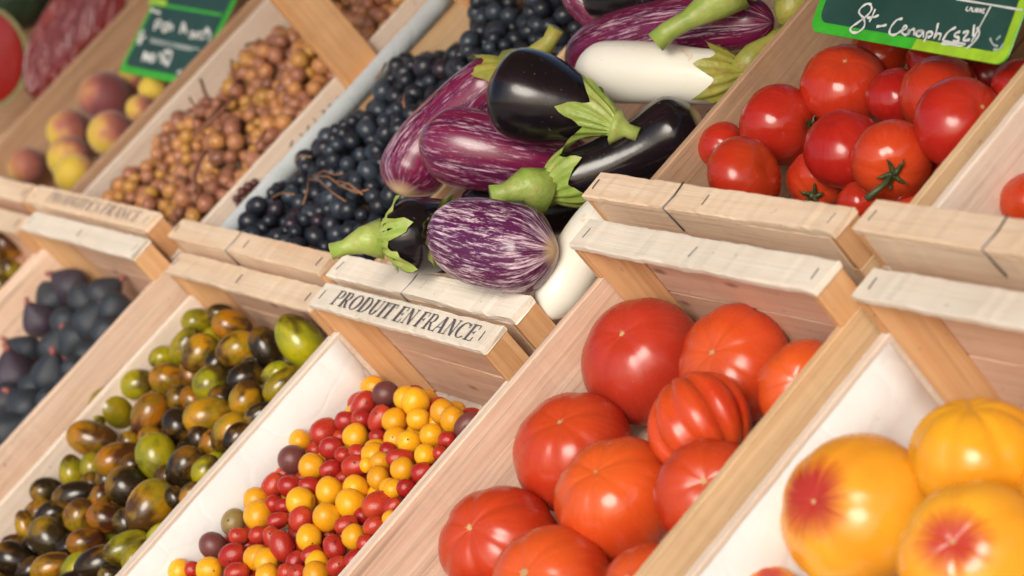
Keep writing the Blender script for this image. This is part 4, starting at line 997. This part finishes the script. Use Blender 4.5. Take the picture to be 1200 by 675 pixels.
RIND, FLESH, PITH = rind_mat(), flesh_mat(), plain('watermelon_pith', (.30, .27, .12), .5)
def half_melon(px, Lc, rp, elong, zside, ang, label, glossy=False):
    P, d = onax(px, 0, Lc); r = rp * d / FPX
    root = empty('cut_watermelon', P); tag(root, label, 'watermelon', 'cut watermelons in the far corner')
    a = math.radians(ang); z = -RC[2] + RC[0] * zside; z /= np.linalg.norm(z); x = RC[0] * math.cos(a) + RC[1] * math.sin(a); x = x - z * x.dot(z); x /= np.linalg.norm(x); y = np.cross(z, x)
    fm = Matrix([[x[k], y[k], z[k], 0] for k in range(3)] + [[0, 0, 0, 1]]) @ Matrix.Diagonal((elong, 1, 1, 1))
    dome = sphere(nu=40, nv=24, fn=lambda v: Vector((v.x, v.y, min(v.z, 0) * .9 if v.z < 0 else 0))); scale_mesh(dome, r); link('rind', dome, root, RIND, fm)
    def disc(r0, r1, z):
        N_ = 48; vs = [(math.cos(6.2832 * k / N_) * q, math.sin(6.2832 * k / N_) * q, z) for q in (r0, r1) for k in range(N_)]
        return mesh('ring', vs, [(k, (k + 1) % N_, N_ + (k + 1) % N_, N_ + k) for k in range(N_)])
    if not glossy: link('pith', disc(r * .90, r * .995, .0015), root, PITH, fm)
    fl = sphere(nu=40, nv=16, fn=lambda v: Vector((v.x, v.y, v.z * .06))); scale_mesh(fl, r * (.985 if glossy else .905)); link('flesh', fl, root, FILM if glossy else FLESH, fm)
    return root
half_melon((-18, 68), -1.93, 52, 1.2, .45, -90, 'cut watermelon half with pale rind at the left picture edge')
half_melon((88, 38), -1.88, 44, 2.1, .35, -57, 'long cut watermelon piece in film with pinkish red flesh beside the peach crate', True)
P, d = onax((22, -14), 0, -2.06); wm = sphere(nu=40, nv=26, fn=lambda v: Vector((v.x, v.y, v.z * 1.2))); scale_mesh(wm, 48 * d / FPX)
tag(link('whole_watermelon', wm, None, RIND, T(P) @ frame((.3, 1, 0))), 'dark green whole watermelon behind the cut halves', 'watermelon')

# ------------------------------------------------------------------ upright wooden post in the amber crate
pb, _ = onax((424, 80), 0, -.907)
post = plank(-.0072, .0072, -.028, .028, -.12, .24, 2, .002, .001, seed=5)
tag(link('wooden_stake', post, None, PZ, T((-.9143, pb[1], -.08))), 'upright wooden stake wedged between the amber and black grape crates', 'stake')

# ------------------------------------------------------------------ price cards
GREEN_B = plain('card_green', (.05, .50, .03), .35); LIME_B = plain('card_lime', (.38, .66, .03), .35)
def board_mat():
    t = NT('card_board'); v = t.coord('Object', True); n = t.noise(v, 12, 5, .65); f = t.noise(v, 50, 4, .6)
    c = t.mix(t.mr(n, .35, .7), (.012, .055, .045), (.022, .080, .064)); c = t.mix(t.mr(f, .62, .8, 0, .25), c, (.10, .17, .15)); return t.out(c, .4)
BOARD = board_mat(); CHALK = plain('chalk_white', (.75, .78, .76), .8); CHALKF = plain('chalk_faint', (.40, .47, .46), .8)
def rounded(w, h, r, n=6):
    o = []
    for cx, cy, a0 in ((w - r, r, -90), (w - r, h - r, 0), (r, h - r, 90), (r, r, 180)):
        for i in range(n + 1):
            a = math.radians(a0 + 90 * i / n); o.append((cx + r * math.cos(a), cy + r * math.sin(a)))
    return o
def flat_poly(poly, z): return mesh('poly', [(x, y, z) for x, y in poly], [tuple(range(len(poly)))])
def card(bl, br, up_px, h, n0, label, border, split=None):
    """bl, br: pixels of the lower corners, up_px: a pixel up the left edge; stands on plane N=n0 leaning back"""
    A, da = onax(bl, 2, n0); B = None
    best = None
    for q in np.linspace(-.04, .08, 61):       # the right corner is searched near the same level so that the card is rectangular
        B_, db = onax(br, 2, n0 + q); X = B_ - A; wv = np.linalg.norm(X); X = X / wv
        # up vector in the plane that holds the sight line through up_px and is perpendicular to X
        C0_, C1_ = dep(up_px, da - .1) - A, dep(up_px, da + .1) - A; k0, k1 = C0_.dot(X), C1_.dot(X); t = k0 / (k0 - k1) if abs(k0 - k1) > 1e-9 else .5
        Y = C0_ + (C1_ - C0_) * t; Y = Y / np.linalg.norm(Y); sc_ = abs(Y[2] - .62) + abs(wv - .27) * 2
        if Y[2] > 0 and (best is None or sc_ < best[0]): best = (sc_, B_, X, Y, wv)
    _, B, X, Y, wv = best; Z = np.cross(X, Y); print('CARD', label[:20], 'w %.3f' % wv, 'Y', Y.round(2), 'A', A.round(3), 'B', B.round(3))
    mm = Matrix(((X[0], Y[0], Z[0], A[0]), (X[1], Y[1], Z[1], A[1]), (X[2], Y[2], Z[2], A[2]), (0, 0, 0, 1)))
    root = bpy.data.objects.new('price_card', None); col.objects.link(root); root.matrix_world = M @ mm; tag(root, label, 'price card', 'green price cards')
    def to_card(p):
        r_ = ray(p); k = (A - CAM).dot(Z) / r_.dot(Z); Q = CAM + k * r_ - A; return np.array([Q.dot(X), Q.dot(Y)])
    return root, wv, to_card
def card_body(root, wv, h, bd, split=None, r=.012):
    me = prism(rounded(wv, h, r), -.0025, -.0004); link('backing', me, root, GREEN_B)
    def clip(poly, a, b, c):   # keep a*x+b*y<=c
        o = []
        for i in range(len(poly)):
            p, q = poly[i], poly[(i + 1) % len(poly)]; fp, fq = a * p[0] + b * p[1] - c, a * q[0] + b * q[1] - c
            if fp <= 0: o.append(p)
            if fp * fq < 0: t = fp / (fp - fq); o.append((p[0] + (q[0] - p[0]) * t, p[1] + (q[1] - p[1]) * t))
        return o
    full = rounded(wv, h, r)
    a, b, c = split
    link('border', flat_poly(clip(full, a, b, c), .0003), root, GREEN_B); l2 = clip(full, -a, -b, -c)
    if len(l2) > 2: link('border', flat_poly(l2, .0003), root, LIME_B)
    inner = [(x + bd, y + bd) for x, y in rounded(wv - 2 * bd, h - 2 * bd, r * .9)]
    link('writing_panel', flat_poly(inner, .0008), root, BOARD)
def chalk(root, to_card, strokes, ox, oy, s, rad, mat, name='chalk_stroke'):
    ms = []
    for st in strokes.split('|'):
        P = [tuple(map(float, q.split(','))) for q in st.split()]; Q = [to_card((ox + x / s, oy + y / s)) for x, y in P]
        # smooth the hand written line
        S = []
        for i in range(len(Q) - 1):
            p0, p1, p2, p3 = Q[max(0, i - 1)], Q[i], Q[i + 1], Q[min(len(Q) - 1, i + 2)]
            for u in ((0, .25, .5, .75) if len(Q) > 2 else (0,)):
                S.append(.5 * ((2 * p1) + (-p0 + p2) * u + (2 * p0 - 5 * p1 + 4 * p2 - p3) * u * u + (-p0 + 3 * p1 - 3 * p2 + p3) * u ** 3))
        S.append(Q[-1])
        vs = []; fs = []
        for i, p in enumerate(S):
            t = S[min(i + 1, len(S) - 1)] - S[max(i - 1, 0)]; t = t / (np.linalg.norm(t) + 1e-9); n = np.array([-t[1], t[0]]) * rad * (1 + .25 * math.sin(i * 1.3))
            vs += [(*(p + n), .0013), (*(p - n), .0013)]
        fs = [(2 * i, 2 * i + 1, 2 * i + 3, 2 * i + 2) for i in range(len(S) - 1)]; ms.append(mesh('s', vs, fs))
    for m_ in ms: link(name, m_, root, mat)
def spike(root, wv, h, key):      # wire arm from the back of the card down to the far batten of its crate
    A = root.matrix_world.inverted() @ M; c_ = crate_data[key]
    P = M.inverted() @ root.matrix_world @ Vector((wv * .5, h * .6, 0))
    end = A @ Vector((P.x, c_['y0'] + c_['ln'] - c_['b'] * .5, c_['N'] + .001)); top = Vector((wv * .5, h * .6, -.004))
    link('holder', tube([top, top.lerp(end, .5) + Vector((0, 0, -.01)), end], .0018, 6), root, STEEL)

root, wv, tc_ = card((948, 36), (1177, 77), (961, 0), .2, -.012, 'large green framed price card with chalk handwriting over the red tomatoes', .01)
card_body(root, wv, .17, wv * .036, split=(1, -.25, wv * .55)); spike(root, wv, .17, 'T')
hand = '490,25 470,20 442,38 432,62 455,92 455,128 422,155 392,148 398,128 432,104 470,75 490,48 488,25|508,45 495,75 480,105|470,86 500,82 525,74|513,127 538,124 562,119|636,90 610,96 582,128 575,158 598,166 625,150 652,136 652,122 638,132 634,156 652,166 664,150 666,138 662,166 672,146 690,140 690,164 704,150 730,146 706,152 702,170 720,170 732,150 734,178|752,150 746,176 736,200|752,156 770,150 774,168 752,178|803,110 794,150 784,182 800,160 815,165 806,190|886,130 850,152 822,194|906,150 886,158 880,172 900,180 896,194 870,195|918,156 946,150 920,190 952,188|818,206 870,212 922,214|826,196 880,204 932,210|984,132 996,158 972,198 936,230|972,118 966,172'
chalk(root, tc_, hand, 900, 0, 4, .0011, CHALK)
chalk(root, tc_, '888,-2 1045,24 1200,50|1050,30 1006,112 958,200', 900, 0, 4, .0008, CHALK, 'printed_line')
chalk(root, tc_, '942,34 934,42 936,52 944,52|948,54 956,36 960,55|966,38 962,54 972,56|978,40 975,56|984,41 980,57 990,56 986,49 992,45 984,41|998,44 994,60|998,44 1006,48 997,52 1004,60|1024,47 1012,45 1008,61 1020,63|1010,53 1018,54', 900, 0, 4, .0006, CHALK, 'printed_word')
chalk(root, tc_, '1045,180 1060,210 1085,220|1075,190 1095,170|1060,235 1090,232 1110,205', 900, 0, 4, .0009, CHALKF, 'smudge')

root, wv, tc_ = card((139, 84), (226, 101), (181, 0), .2, -.098, 'blurred green framed price card with chalk words over the peaches', .01)
card_body(root, wv, .20, wv * .04, split=(-1, .0, 0)); spike(root, wv, .20, 'P')
lf = '400,190 392,230 388,270|400,190 440,185 440,225 395,230|470,270 500,225 470,215 455,250 480,280 505,262|520,190 510,280|520,240 545,230 542,275|615,300 640,200 668,300|622,262 662,258|700,300 720,280 735,320 700,330 735,300 745,340|760,290 752,345|762,300 790,290 782,350|810,290 850,280 830,330 800,345|840,250 880,300 865,370|355,90 400,105 440,120|300,280 260,300 270,330 310,330|240,350 280,370 240,390'
chalk(root, tc_, lf, 130, 0, 7.5, .0022, CHALK)
chalk(root, tc_, '350,345 540,385 790,440|350,368 540,408 720,445', 130, 0, 7.5, .0013, CHALKF, 'printed_line')
chalk(root, tc_, '290,540 300,460 335,540 345,470|370,480 350,510 370,545 395,515 372,480|430,470 500,570|500,480 440,560|470,460 540,470 500,590|590,640 620,630', 130, 0, 7.5, .0026, CHALK)
me_ = [tc_((130 + x / 7.5, y / 7.5)) for x, y in ((345, 42), (980, 150), (985, 122), (350, 14))]
link('green_band', mesh('band', [(*p, .0014) for p in me_], [(0, 1, 2, 3)]), root, GREEN_B)
me_ = [tc_((130 + x / 7.5, y / 7.5)) for x, y in ((340, 40), (492, 62), (502, 0), (360, -20))]
link('lime_block', mesh('block', [(*p, .0018) for p in me_], [(0, 1, 2, 3)]), root, LIME_B)

# handwriting on the amber crate board
c = crate_data['M']; ms = []
rr_ = random.Random(3)
def on_board(p):
    Q, _ = onax(p, 0, c['L'] + c['W'] + .0008); return Q
base = [(342, 169), (352, 160), (360, 151), (368, 143), (378, 133), (386, 124), (394, 116)]
for (x, y) in base:
    P = [on_board((x + rr_.uniform(-3, 3), y + rr_.uniform(-5, 5))) for _ in range(4)]
    ms.append(tube(P, .0007, 4))
inv = (M.inverted() @ c['root'].matrix_world).inverted(); jm = join(ms); jm.transform(inv); link('pencil_writing', jm, c['root'], INK)
print('objects', len(bpy.data.objects))
